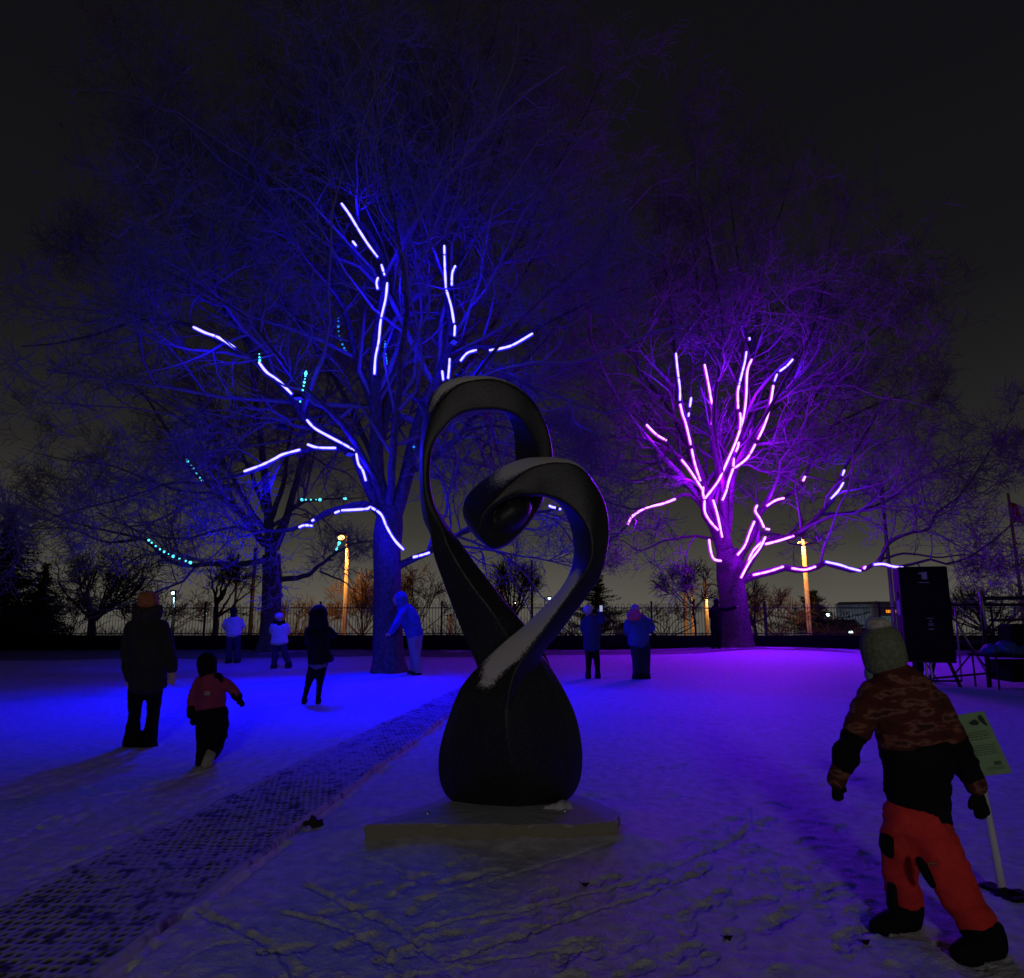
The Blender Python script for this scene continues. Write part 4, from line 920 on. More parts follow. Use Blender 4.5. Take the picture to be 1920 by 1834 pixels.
# ------------------------------------------------------------------ street lamps beyond the fence (each with its own light)
def pole_mesh(x, Y, h, r, name, m, root):
    mb = MB(); z0 = gz(Y); mb.tube([(x, Y, z0-.1), (x, Y, z0+.5), (x, Y, h)], [r*1.25, r*1.1, r*.8], 10); mb.tube([(x, Y, z0-.05), (x, Y, z0+.25)], r*1.7, 10); return mb.build(name, m, root, True)
def lamp(label, px, py, Y, col, power, rad=.12, side=1, emit=25, polem=None, arm=.5, pr=.07, head='cobra', lightr=.12):
    t = P(px, py, Y); root = empty('street_lamp', (t[0]+side*arm, Y, 0)); tag(root, label, 'street lamp')
    x = t[0]+side*arm; z = t[2]; pr and pole_mesh(x, Y, z+.12, pr, 'pole', polem or M['iron'], root)
    mb = MB()
    if arm: mb.tube([(x, Y, z-.25), (x-side*arm*.4, Y, z+.10), (x-side*arm, Y, z+.14)], [.03, .028, .025], 8)
    mb.box((t[0], Y, z+rad*1.1), (rad*3.2, rad*2, rad*.9), bev=rad*.3); mb.build('lamp_head', M['iron'], root)
    mb = MB(); mb.ellip((t[0], Y, z), (rad, rad, rad*.75), 12, 8); mb.build('lamp_lens', emat('lamp_glow', col, emit, False), root, True)
    ld = bpy.data.lights.new('lamp_light', 'SPOT'); ld.energy = power*1.2; ld.color = col; ld.shadow_soft_size = lightr; ld.spot_size = math.radians(140); ld.spot_blend = .4
    lo = bpy.data.objects.new('lamp_light', ld); COL.objects.link(lo); lo.location = (t[0], Y-.05, z-rad-.15); lo.rotation_euler = (math.radians(38), 0, 0); lo.parent = root; lo.matrix_parent_inverse = Matrix.Translation(-Vector(root.location))
    return root
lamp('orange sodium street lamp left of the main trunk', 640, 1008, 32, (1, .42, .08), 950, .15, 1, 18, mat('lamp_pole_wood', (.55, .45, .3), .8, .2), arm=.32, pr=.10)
lamp('white street lamp beside the man in the orange hat', 325, 1112, 44, (.55, .85, 1), 330, .12, 1, 14, arm=.12, pr=.09)
lamp('small warm globe lamp seen through the heart opening', 965, 1132, 60, (1, .92, .7), 200, .15, 1, 8, arm=.0, pr=.05)
lamp('tiny white lamp left of the far walkers behind the fence', 385, 1150, 60, (.5, .9, 1), 90, .10, 1, 5, arm=.0, pr=.07)
lamp('white street lamp with pale lit post right of the orange pole', 1552, 1153, 50, (.7, .95, 1), 420, .15, -1, 14, M['white'], arm=.4, pr=.12)
lamp('bright white lamp at the far right edge near the railing', 1906, 1199, 31, (.6, .9, 1), 60, .09, 1, 12, arm=.15, pr=.05)
lamp('twin headed white lamp just above the sculpture diagonal', 1030, 1122, 62, (.6, .9, 1), 150, .12, -1, 5, arm=.4, pr=.06)
# wooden poles washed by the sodium light
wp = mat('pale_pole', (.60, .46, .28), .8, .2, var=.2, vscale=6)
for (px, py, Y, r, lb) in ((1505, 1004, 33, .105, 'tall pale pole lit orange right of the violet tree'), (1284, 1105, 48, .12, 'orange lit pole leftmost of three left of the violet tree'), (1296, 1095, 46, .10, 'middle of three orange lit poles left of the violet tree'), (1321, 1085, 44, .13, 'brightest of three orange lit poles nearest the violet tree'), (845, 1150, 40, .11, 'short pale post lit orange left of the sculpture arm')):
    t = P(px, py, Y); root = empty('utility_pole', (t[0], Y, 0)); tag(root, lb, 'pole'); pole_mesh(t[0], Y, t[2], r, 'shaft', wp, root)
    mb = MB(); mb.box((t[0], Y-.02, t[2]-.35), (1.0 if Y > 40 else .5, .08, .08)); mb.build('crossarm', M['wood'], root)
# sodium lamp belonging to the tall pole, hidden in the crown above it
for (px, py, Y, pw, lb) in ((1489, 1000, 32.8, 650, 'orange lamp head on the pale pole hidden by the violet tree crown'), (1334, 1112, 43.9, 260, 'small orange lamp head on the brightest of three orange poles')):
    lamp(lb, px, py, Y, (1, .45, .1), pw, .045, 1, .8, wp, arm=.4 if px < 1480 and False else (.4 if px > 1400 else -.4), pr=0)
for (px, py, Y, r, lb) in ((997, 1052, 38, .07, 'thin black pole seen through the heart opening'), (447, 1040, 36, .06, 'thin black pole left of the left bare tree trunk'), (479, 1030, 35, .10, 'stout dark pole close beside the left bare tree trunk'), (1652, 905, 30, .085, 'tall grey pole rising beyond the lowest lit limb')):
    t = P(px, py, Y); root = empty('utility_pole', (t[0], Y, 0)); tag(root, lb, 'pole'); pole_mesh(t[0], Y, t[2], r, 'shaft', M['iron'] if Y > 31 else M['steel'], root)
    mb = MB(); mb.ellip((t[0], Y, t[2]), (r, r, r), 8, 6); mb.build('cap', M['iron'], root)
# flagpole
fr = empty('flagpole', P(1900, 1140, 34)*[1, 1, 0]); tag(fr, 'flagpole with a furled red and white flag at the right edge', 'flagpole')
t = P(1890, 925, 34); pole_mesh(t[0], 34, t[2], .08, 'pole', mat('flagpole_paint', (.45, .22, .18), .5, .4), fr)
for nm, u0, u1, m_ in (('flag_band', 0, .25, mat('flag_red', (.45, .02, .02), .8)), ('flag_field', .25, .75, mat('flag_white', (.7, .66, .66), .8)), ('flag_band', .75, 1, mat('flag_red2', (.45, .02, .02), .8))):
    V = []; F = []; a_, b_ = 14, 14
    for i in range(a_+1):
        u = u0+(u1-u0)*i/a_
        for j in range(b_+1):
            q = j/b_; V.append((t[0]+.08+u*1.35, 34+.12*math.sin(u*9+q*2)+.05*math.sin(u*21), t[2]-.4-q*1.0-u*.75+.05*math.sin(u*7)))
    for i in range(a_):
        for j in range(b_): F.append((i*(b_+1)+j, (i+1)*(b_+1)+j, (i+1)*(b_+1)+j+1, i*(b_+1)+j+1))
    fo = mesh_obj(nm, V, F, m_, fr); k = fo.modifiers.new('t', 'SOLIDIFY'); k.thickness = .006
# bus far behind, front with orange destination display
bx = P(1673, 1140, 48)[0]; br = empty('bus', (bx, 48, 0)); tag(br, 'distant bus with an orange display glimpsed between child and loudspeaker', 'bus')
mb = MB(); mb.box((bx, 50.9, 1.55), (2.5, 6, 2.5), bev=.2); mb.build('body', mat('bus_body', (.12, .14, .16), .5, .4), br)
mb = MB(); mb.box((bx, 47.86, 1.25), (2.1, .05, 1.1), bev=.02); mb.build('windscreen', mat('bus_glass', (.05, .1, .12), .2, .5, emit=(.35, .75, .85), estr=.06), br)
mb = MB(); mb.box((bx, 47.86, 2.12), (1.3, .05, .3), bev=.01); mb.build('display', M['black'], br)
mb = MB()
for i in range(9): mb.box((bx-.5+i*.125, 47.82, 2.12), (.09, .02, .2))
mb.build('display_lights', emat('amber', (1, .33, .03), 1.1, False), br)
for s in (-1, 1):
    mb = MB(); mb.ellip((bx+s*.95, 47.85, .62), (.14, .06, .10), 10, 6); mb.build('headlight', emat('head_glow', (.8, .95, 1), 3, False), br)
    mb = MB(); mb.tube([(bx+s*1.0-.12, 48.9, .45), (bx+s*1.0+.12, 48.9, .45)], .45, 16); mb.build('wheel', M['boot'], br)
# parked car with lights by the child's hat
cxp = P(1612, 1180, 44)[0]; cr_ = empty('parked_car', (cxp, 44, 0)); tag(cr_, 'distant car with pale headlights just left of the child\'s hat', 'car')
mb = MB(); mb.box((cxp, 46, .62), (1.75, 4.2, .6), bev=.15); mb.build('body', mat('car_body', (.08, .09, .10), .4, .5), cr_)
mb = MB(); mb.box((cxp, 46.3, 1.15), (1.4, 2.2, .55), bev=.2); mb.build('cabin', mat('car_glass', (.02, .03, .03), .2, .5), cr_)
for s in (-1, 1):
    mb = MB(); mb.ellip((cxp+s*.62, 43.88, .68), (.16, .05, .08), 10, 6); mb.build('headlight', emat('car_lamp', (.75, 1, .9), 2.5, False), cr_)
    for q in (44.9, 47.2):
        mb = MB(); mb.tube([(cxp+s*.82-.1, q, .33), (cxp+s*.82+.1, q, .33)], .33, 14); mb.build('wheel', M['boot'], cr_)
cx2 = P(1175, 1183, 50)[0]; c2 = empty('parked_car', (cx2, 50, 0)); tag(c2, 'distant car headlight glinting left of the person with the pink collar', 'car')
mb = MB(); mb.box((cx2+.5, 52, .62), (1.75, 4.2, .6), bev=.15); mb.build('body', bpy.data.materials['car_body'], c2)
mb = MB(); mb.box((cx2+.5, 52.3, 1.1), (1.4, 2.2, .5), bev=.2); mb.build('cabin', bpy.data.materials['car_glass'], c2)
for s in (-1, 1): mb = MB(); mb.ellip((cx2+.5+s*.6, 49.88, .7), (.15, .05, .09), 10, 6); mb.build('headlight', emat('car_lamp2', (.6, 1, .8), 3, False), c2)

for r_ in (br, cr_, c2):
    for c in r_.children:
        c.location.z += gz(r_.location.y)

# ------------------------------------------------------------------ street lamp behind the photographer (out of the picture)
bl = empty('street_lamp', (1.0, -10, 0)); tag(bl, 'street lamp standing behind the viewer, outside the picture', 'street lamp')
pole_mesh(1.0, -10, 4.6, .07, 'pole', M['iron'], bl)
mb = MB(); mb.tube([(1.0, -10, 4.5), (.9, -9.7, 4.75), (.8, -9.3, 4.75)], .03, 8); mb.box((.8, -9.2, 4.72), (.3, .5, .1), bev=.03); mb.build('lamp_head', M['iron'], bl)
mb = MB(); mb.box((.8, -9.2, 4.655), (.2, .35, .02)); mb.build('lamp_lens', emat('lamp_glow_b', (1, .86, .62), 20, False), bl)
ld = bpy.data.lights.new('lamp_light', 'POINT'); ld.energy = 540; ld.color = (1, .92, .88); ld.shadow_soft_size = .7
lo = bpy.data.objects.new('lamp_light', ld); COL.objects.link(lo); lo.location = (.8, -9.2, 4.5); lo.parent = bl; lo.matrix_parent_inverse = Matrix.Translation(-Vector(bl.location))
#PART2

# ------------------------------------------------------------------ loudspeaker tower and stage frame
YS = 14.4
def rootat(name, px, Y, label, cat, z=0, group=None):
    r = empty(name, (*P(px, 1140, Y)[:2], z)); return tag(r, label, cat, group)
sp_ = rootat('loudspeaker', 1745, YS, 'tall black loudspeaker cabinet with small white stickers at right', 'loudspeaker', .58)
x = P(1750, 1140, YS)[0]; top = P(1750, 1062, YS)[2]; bot = P(1750, 1238, YS)[2]; wd_ = .90
RZ = math.radians(-21); Rm = Matrix.Rotation(RZ, 3, 'Z')
mb = MB(); mb.box((x+.04, YS+.45, (top+bot)/2), (wd_, .85, top-bot), RZ, .02); mb.build('cabinet', M['cabinet'], sp_)
def on_front(u, v, w, h, name, m, t=.008):
    mb = MB(); c = Rm @ Vector((u, -.435, 0)); mb.box((x+.04+c.x, YS+.45+c.y, bot+(top-bot)*v), (w, t, h), RZ); return mb.build(name, m, sp_)
mb = MB()
for zc in (.72, .27):
    for k in range(2):
        c = Rm @ Vector((0, -.43, 0)); 
        a0 = Rm @ Vector((-.42, -.43, 0)); a1 = Rm @ Vector((.42, -.43, 0)); zz_ = bot+(top-bot)*(zc+(.21 if k else -.21))
        mb.tube([(x+.04+a0.x, YS+.45+a0.y, zz_), (x+.04+a1.x, YS+.45+a1.y, zz_)], .008, 6)
mb.build('grille_trim', M['black'], sp_)
stk = mat('sticker', (.35, .35, .36), .6)
on_front(.02, .90, .10, .15, 'sticker', stk); on_front(.0, .825, .20, .015, 'label_strip', mat('sticker_line', (.45, .3, .35), .6))
on_front(-.06, .925, .05, .03, 'sticker', stk)
on_front(.05, .44, .13, .012, 'label_strip', stk); on_front(.05, .41, .05, .02, 'label_strip', stk); on_front(.05, .375, .10, .06, 'sticker', mat('sticker_grey', (.14, .14, .14), .6)); on_front(.05, .325, .10, .018, 'label_strip', stk)
for s in (-1, 1):
    for zc in (.7, .25):
        c = Rm @ Vector((s*(wd_/2+.012), 0, 0)); mb = MB(); mb.box((x+.04+c.x, YS+.45+c.y, bot+(top-bot)*zc), (.03, .25, .12), RZ, .01); mb.build('handle', M['black'], sp_)
# dolly / stand under it
st_ = rootat('speaker_stand', 1745, YS, 'steel stand with spread legs carrying the tall loudspeaker', 'stand')
mb = MB(); mb.box((x+.04, YS+.45, bot-.03), (.9, .8, .05), RZ, .01); mb.build('platform', M['iron'], st_)
for (dx, dy, ex, m_) in ((-.1, 0, -.12, M['steel']), (.05, .1, .06, M['steel'])):
    mb = MB(); mb.tube([(x+dx, YS+.3+dy, bot-.05), (x+ex, YS+.25+dy, 0)], .025, 8); mb.build('column', m_, st_)
for (dx, dy) in ((-.42, -.2), (.45, -.3), (-.5, .7), (.5, .8)):
    mb = MB(); mb.tube([(x+dx*.8, YS+.4+dy*.5, bot-.05), (x+dx, YS+.4+dy, .0)], .035, 8); mb.build('leg', M['iron'], st_)
mb = MB(); mb.tube([(x-.5, YS+.1, .12), (x+.5, YS+.1, .12)], .02, 6); mb.tube([(x-.5, YS+1.1, .12), (x+.5, YS+1.1, .12)], .02, 6); mb.build('brace', M['iron'], st_)
# second narrow column behind and left
s2_ = rootat('loudspeaker', 1700, YS+1.0, 'narrow black loudspeaker column half hidden behind the tall cabinet', 'loudspeaker')
x2 = P(1724, 1140, YS+1.0)[0]; t2 = P(1700, 1070, YS+1)[2]; mb = MB(); mb.box((x2, YS+1.3, (t2+1.25)/2), (.34, .4, t2-1.25), 0, .02); mb.build('cabinet', M['cabinet'], s2_)
mb = MB(); mb.tube([(x2+.05, YS+1.3, 1.25), (x2+.08, YS+1.3, 0)], .04, 8); mb.box((x2+.02, YS+1.3, .7), (.16, .2, 1.0), 0, .02); mb.build('pole', M['black'], s2_)
for a in (0, 2.1, 4.2):
    mb = MB(); mb.tube([(x2+.07, YS+1.3, .6), (x2+.07+.35*math.cos(a), YS+1.3+.35*math.sin(a), .01)], .015, 6); mb.build('leg', M['black'], s2_)
# white control box with a blue lit side
wb_ = rootat('control_box', 1692, YS+.6, 'pale grey junction box with keyhole hung left of the tall loudspeaker', 'junction box', 1.5)
c = P(1693, 1140, YS+.5); mb = MB(); mb.box((c[0], YS+.5, c[2]), (.22, .14, .33), math.radians(18), .03); mb.build('casing', M['white'], wb_)
mb = MB(); mb.tube([(c[0]+.0, YS+.40, c[2]-.02), (c[0], YS+.44, c[2]-.02)], .018, 8); mb.build('keyhole', M['black'], wb_)
mb = MB(); mb.tube([(c[0], YS+.55, c[2]-.1), (c[0]+.2, YS+.6, c[2]-.1)], .02, 6); mb.build('bracket', M['iron'], wb_)
# blue wash light facing the lawn
# stage frame of tubes
fr2 = rootat('tube_frame', 1850, YS, 'dark scaffold frame of bars and crossed braces at the right edge', 'scaffold')
def tb(name, a, b, r=.03, m=None, Ya=YS, Yb=None):
    mb = MB(); A = P(*a, Ya); B = P(*b, Yb if Yb else Ya); mb.tube([A, B], r, 8); return mb.build(name, m or M['iron'], fr2, True)
tb('crossbar', (1778, 1134), (1960, 1134), .035, None, YS+1, YS+1); tb('crossbar', (1838, 1122), (1960, 1121), .04)
tb('upright', (1839, 1108), (1856, 1292), .045); tb('upright', (1838, 1108), (1849, 1180), .03, M['steel'], YS-.05, YS-.05)
tb('crossbar', (1855, 1163), (1960, 1161), .025); tb('crossbar', (1790, 1204), (1960, 1204), .03, None, YS+1.4, YS+1.4)
tb('brace', (1790, 1160), (1850, 1262), .018, M['steel'], YS+.6); tb('brace', (1785, 1270), (1830, 1215), .018, M['iron'], YS+.8); tb('brace', (1815, 1210), (1858, 1262), .018, None, YS+.6)
tb('upright', (1790, 1128), (1803, 1275), .02, M['steel'], YS+1); tb('upright', (1950, 1108), (1965, 1292), .045)
tb('crossbar', (1856, 1262), (1960, 1262), .03); tb('crossbar', (1750, 1272), (1856, 1262), .02)
tr = empty('equipment_table', (*P(1895, 1140, YS-.6)[:2], 0)); tag(tr, 'black draped equipment table beside the scaffold at the right edge', 'table')
A = P(1862, 1225, YS-.6); B = P(1990, 1225, YS-.6)
mb = MB(); mb.box(((A[0]+B[0])/2, YS-.2, .66), (B[0]-A[0], .8, .05), 0, .01); mb.build('tabletop', M['black'], tr)
for sx in (A[0]+.08, B[0]-.08):
    for sy in (YS-.55, YS+.15): mb = MB(); mb.tube([(sx, sy, .64), (sx, sy, 0)], .02, 6); mb.build('leg', M['iron'], tr)
mb = MB(); mb.box(((A[0]+B[0])/2+.2, YS-.2, .36), (B[0]-A[0]-.3, .7, .4), 0, .03); mb.build('shelf_case', M['cabinet'], tr)
tp = MB()
for k in range(5): tp.ellip((A[0]+.2+k*.22, YS-.3+random.uniform(-.1, .1), .76+.05*math.sin(k*2)), (.2, .2, .12+.04*(k % 2)), 10, 7)
tag(vox(tp, 'tarpaulin', mat('blue_tarp', (.03, .07, .25), .5, .4), None, .02, 3, .03, 9), 'crumpled dark blue tarpaulin lying on the equipment table', 'tarpaulin')
cs = MB(); cq = P(1915, 1190, YS-.4); cs.box((cq[0]+.1, YS-.1, 1.0), (.5, .4, .55), .1, .04); cs.box((cq[0]+.1, YS-.33, 1.05), (.4, .04, .3), .1, .02)
tag(cs.build('flight_case', M['cabinet']), 'black flight case on the equipment table at the right edge', 'case')

# ------------------------------------------------------------------ green notice on a white post
sg = empty('notice_sign', G(1884, 1682)*[1, 1, 0]+[0, 0, 0]); tag(sg, 'green notice board on a slim white post beside the walking child', 'sign')
gp = G(1884, 1682); Ysn = gp[1]
Ysn_top = Ysn+.25
mb = MB(); a = P(1880, 1672, Ysn); b2 = P(1836, 1440, Ysn_top); mb.tube([a, b2], [.022, .020], 12); mb.build('post', mat('post_white', (.62, .60, .60), .5, .3), sg, True)
mb = MB(); mb.tube([P(1886, 1688, Ysn-.01), P(1876, 1664, Ysn)], [.03, .026], 10); mb.box((gp[0]+.05, gp[1]-.02, .012), (.2, .12, .024), .3, .008); mb.box((gp[0]+.02, gp[1]+.05, .012), (.1, .22, .024), .3, .008); mb.build('foot', M['black'], sg)
# board built as a real tilted sheet
c0, c1, c2_, c3 = [P(px, py, Ysn_top-.03) for px, py in ((1781, 1344), (1845, 1333), (1898, 1449), (1833, 1456))]
c0 = P(1762, 1347, Ysn_top-.03); c3 = P(1815, 1459, Ysn_top-.03)
def bl_(u, v): return c0*(1-u)*(1-v)+c1*u*(1-v)+c2_*u*v+c3*(1-u)*v
nrm = np.cross(c1-c0, c3-c0); nrm /= np.linalg.norm(nrm); nrm = nrm if nrm[1] < 0 else -nrm
V = [bl_(u, v)+nrm*q for q in (0, -.008) for (u, v) in ((0, 0), (1, 0), (1, 1), (0, 1))]
mesh_obj('board', V, [(3, 2, 1, 0), (4, 5, 6, 7), (0, 1, 5, 4), (1, 2, 6, 5), (2, 3, 7, 6), (3, 0, 4, 7)], mat('sign_green', (.25, .40, .17), .6, .2, var=.06), sg, False)
ink = mat('ink', (.03, .05, .03), .7)
def quad(mb, u0, v0, u1, v1): n0 = len(mb.v); q = [bl_(u, v)+nrm*.0025 for u, v in ((u0, v0), (u1, v0), (u1, v1), (u0, v1))]; mb.add(q, [(0, 1, 2, 3)])
mb = MB(); q = [bl_(u, v)+nrm*.0025 for u, v in ((.80, .06), (.90, .05), (.94, .24), (.88, .22), (.80, .14))]; mb.add(q, [(0, 1, 2, 3, 4)]); q = [bl_(u, v)+nrm*.0025 for u, v in ((.55, .14), (.72, .10), (.78, .15), (.74, .2), (.6, .19))]; mb.add(q, [(0, 1, 2, 3, 4)]); mb.build('emblem', ink, sg)
mb = MB(); rr = random.Random(4)
for v in (.30, .335, .37, .41, .52, .555, .59, .625, .66):
    u = .38
    while u < .86: wl = rr.uniform(.03, .09); quad(mb, u, v, min(u+wl, .88), v+.011); u += wl+.02
for v in (.88, .905):
    u = .5
    while u < .85: wl = rr.uniform(.03, .08); quad(mb, u, v, u+wl, v+.009); u += wl+.02
mb.build('lettering', ink, sg)
mb = MB(); quad(mb, .70, .79, .86, .85); mb.build('logo_block', mat('ink_soft', (.09, .13, .08), .7), sg)

# ------------------------------------------------------------------ people
def chain(mb, pts, Y, n=14, seg=4):
    """pts: (px, py, dy, half width px, half depth px) -> closed elliptical loft"""
    a = []
    for q in pts:
        px, py, dy, rw, rd = q; k = (Y+dy)/FPX; a.append([*P(px, py, Y+dy), rw*k, rd*k])
    a = np.array(a)
    A = resample(a, (len(a)-1)*seg+1) if len(a) > 2 else np.array([a[0]*(1-t)+a[1]*t for t in np.linspace(0, 1, seg+1)])
    A[:, 3:] = np.maximum(A[:, 3:], .004)
    # rounded ends
    t0 = A[0, :3]-A[1, :3]; t0 /= np.linalg.norm(t0)+1e-9; t1 = A[-1, :3]-A[-2, :3]; t1 /= np.linalg.norm(t1)+1e-9
    e0 = min(A[0, 3], A[0, 4]); e1 = min(A[-1, 3], A[-1, 4])
    pre = [np.r_[A[0, :3]+t0*e0*.6, A[0, 3:]*.3], np.r_[A[0, :3]+t0*e0*.35, A[0, 3:]*.75]]; post = [np.r_[A[-1, :3]+t1*e1*.35, A[-1, 3:]*.75], np.r_[A[-1, :3]+t1*e1*.6, A[-1, 3:]*.3]]
    A = np.vstack([pre, A, post]); V = []; F = []
    for i in range(len(A)):
        t = A[min(i+1, len(A)-1), :3]-A[max(i-1, 0), :3]; t /= np.linalg.norm(t)+1e-9
        lat = np.cross(t, (0, 1, 0)); ln = np.linalg.norm(lat); lat = lat/ln if ln > 1e-3 else np.array([1., 0, 0]); dep = np.cross(lat, t)
        for k in range(n): g = 2*PI*k/n; V.append(A[i, :3]+lat*A[i, 3]*math.cos(g)+dep*A[i, 4]*math.sin(g))
    m = len(A)
    for i in range(m-1):
        for k in range(n): j = (k+1) % n; F.append((i*n+k, i*n+j, i*n+n+j, i*n+n+k))
    F.append(tuple(range(n-1, -1, -1))); F.append(tuple(range((m-1)*n, m*n))); mb.add(V, F)

def hand_chains(mb, px, py, dy, Y, dirpx, size_px, curl=.3, thumb=1, depthdir=-.3, s=1.0):
    """palm and five separate fingers, in pixel space; dirpx = direction of the fingers on the picture"""
    d = np.array(dirpx, float); d /= np.linalg.norm(d); q = np.array([-d[1], d[0]])*thumb; k = size_px; kk = (Y+dy)/FPX
    def pt(a, b, c=0): return (px+d[0]*a*k+q[0]*b*k, py+d[1]*a*k+q[1]*b*k, dy+c*k*kk)
    chain(mb, [(*pt(-.15, 0), .17*k, .15*k), (*pt(.1, 0), .22*k, .13*k), (*pt(.42, 0), .24*k, .10*k)], Y, 12, 3)
    for i, (b, ln) in enumerate(((.17, .42), (.06, .5), (-.05, .46), (-.16, .36))):
        r = .062*k*s; c = curl
        chain(mb, [(*pt(.38, b), r*1.1, r*1.1), (*pt(.42+ln*.4, b*1.15, depthdir*ln*.3*c), r, r), (*pt(.42+ln*.75, b*1.2, depthdir*ln*1.0*c), r*.95, r*.95), (*pt(.42+ln*(1-.35*c), b*1.2, depthdir*ln*1.9*c), r*.8, r*.8)], Y, 8, 2)
    r = .075*k*s; chain(mb, [(*pt(.02, .16), r*1.2, r*1.1), (*pt(.2, .32, -.05), r, r), (*pt(.40, .38, -.1), r*.85, r*.85)], Y, 8, 2)

def head_mesh(mb, px, py, dy, Y, h, face=(0, 1), tilt=0):
    """head: h = half height in px, face = direction of the face in world xy"""
    c = P(px, py, Y+dy); k = (Y+dy)/FPX*h; f = np.array([face[0], face[1], 0.]); f /= np.linalg.norm(f); s = np.array([-f[1], f[0], 0])
    Rr = Matrix(((s[0], f[0], 0), (s[1], f[1], 0), (0, 0, 1)))
    mb.ellip(c+np.array([0, 0, .15*k]), (.72*k, .86*k, .85*k), 16, 12, Rr)          # skull
    mb.ellip(c+f*.18*k-np.array([0, 0, .38*k]), (.52*k, .60*k, .62*k), 14, 10, Rr)   # jaw
    mb.ellip(c+f*.88*k-np.array([0, 0, .12*k]), (.12*k, .2*k, .2*k), 8, 6, Rr)       # nose
    mb.ellip(c+f*.74*k-np.array([0, 0, .50*k]), (.2*k, .1*k, .06*k), 8, 6, Rr)       # lips
    mb.ellip(c+f*.76*k+np.array([0, 0, .14*k]), (.42*k, .1*k, .08*k), 8, 6, Rr)      # brow
    for e in (-1, 1): mb.ellip(c+s*e*.72*k-np.array([0, 0, .05*k]), (.08*k, .16*k, .24*k), 8, 6, Rr)
    return c, k, f, s
def person(label, Y, spec, footpx):
    root = empty('person', (*G(*footpx)[:2], 0)); tag(root, label, 'person', spec.get('group'))
    vx = spec.get('vox', .02); body = MB(); hd = spec['head']
    c, k, f, s = head_mesh(body, hd[0], hd[1], hd[2], Y, hd[3], spec['face'])
    for ch in spec['core']: chain(body, ch, Y)
    for hnd in spec.get('hands', []): hand_chains(body, *hnd[0], Y, **hnd[1])
    bo = vox(body, 'body', M['skin'], root, spec.get('bvox', min(vx, .011)), 2)
    for e in (-1, 1):
        em = MB(); em.ellip(c+f*.80*k+s*e*.26*k+np.array([0, 0, .02*k]), (.07*k, .07*k, .05*k), 8, 6); em.build('eye', M['white'], root, True)
    for nm, m_, chains_, v_, nz_, lab in spec['wear']:
        g_ = MB()
        for ch in chains_:
            if ch[0] == 'hand': hand_chains(g_, *ch[1], Y, **ch[2])
            elif ch[0] == 'ell':
                _, px, py, dy, rx, ry, rz = ch; kk = (Y+dy)/FPX; g_.ellip(P(px, py, Y+dy), (rx*kk, ry*kk, rz*kk), 18, 12)
            else: chain(g_, ch, Y, 18)
        ob = vox(g_, nm, m_, root, v_ or vx, 3, nz_, 14)
        if lab: ob['label'] = lab
    return root
def thin(ch, s=.7): return [(a, b, c, max(r*s, 1.0), max(d*s, 1.0)) for a, b, c, r, d in ch]

# --- cloth materials
def cloth(name, c, var=.12, rough=.85, vs=6): return mat(name, c, rough, .12, var=var, vscale=vs, bump=.25, bscale=60)
c_parka = cloth('parka_cloth', (.035, .032, .026)); c_fur = cloth('fur_trim', (.05, .04, .035), .5, .95, 40); c_black = cloth('black_cloth', (.007, .007, .008)); c_orange = cloth('orange_knit', (.42, .15, .05), .3, .9, 30)
c_pink = cloth('pink_shell', (.30, .045, .10)); c_pale = cloth('pale_boot', (.30, .27, .22), .4); c_white = cloth('white_shell', (.5, .5, .55)); c_navy = cloth('navy_cloth', (.04, .05, .13))
c_bluejk = cloth('blue_jacket', (.06, .09, .32)); c_ltrous = cloth('pale_trousers', (.26, .25, .28)); c_hotpink = cloth('pink_scarf', (.75, .10, .16)); c_denim = cloth('dark_denim', (.03, .035, .06)); c_knit = cloth('pale_knit', (.5, .45, .5), .3, .9, 40)

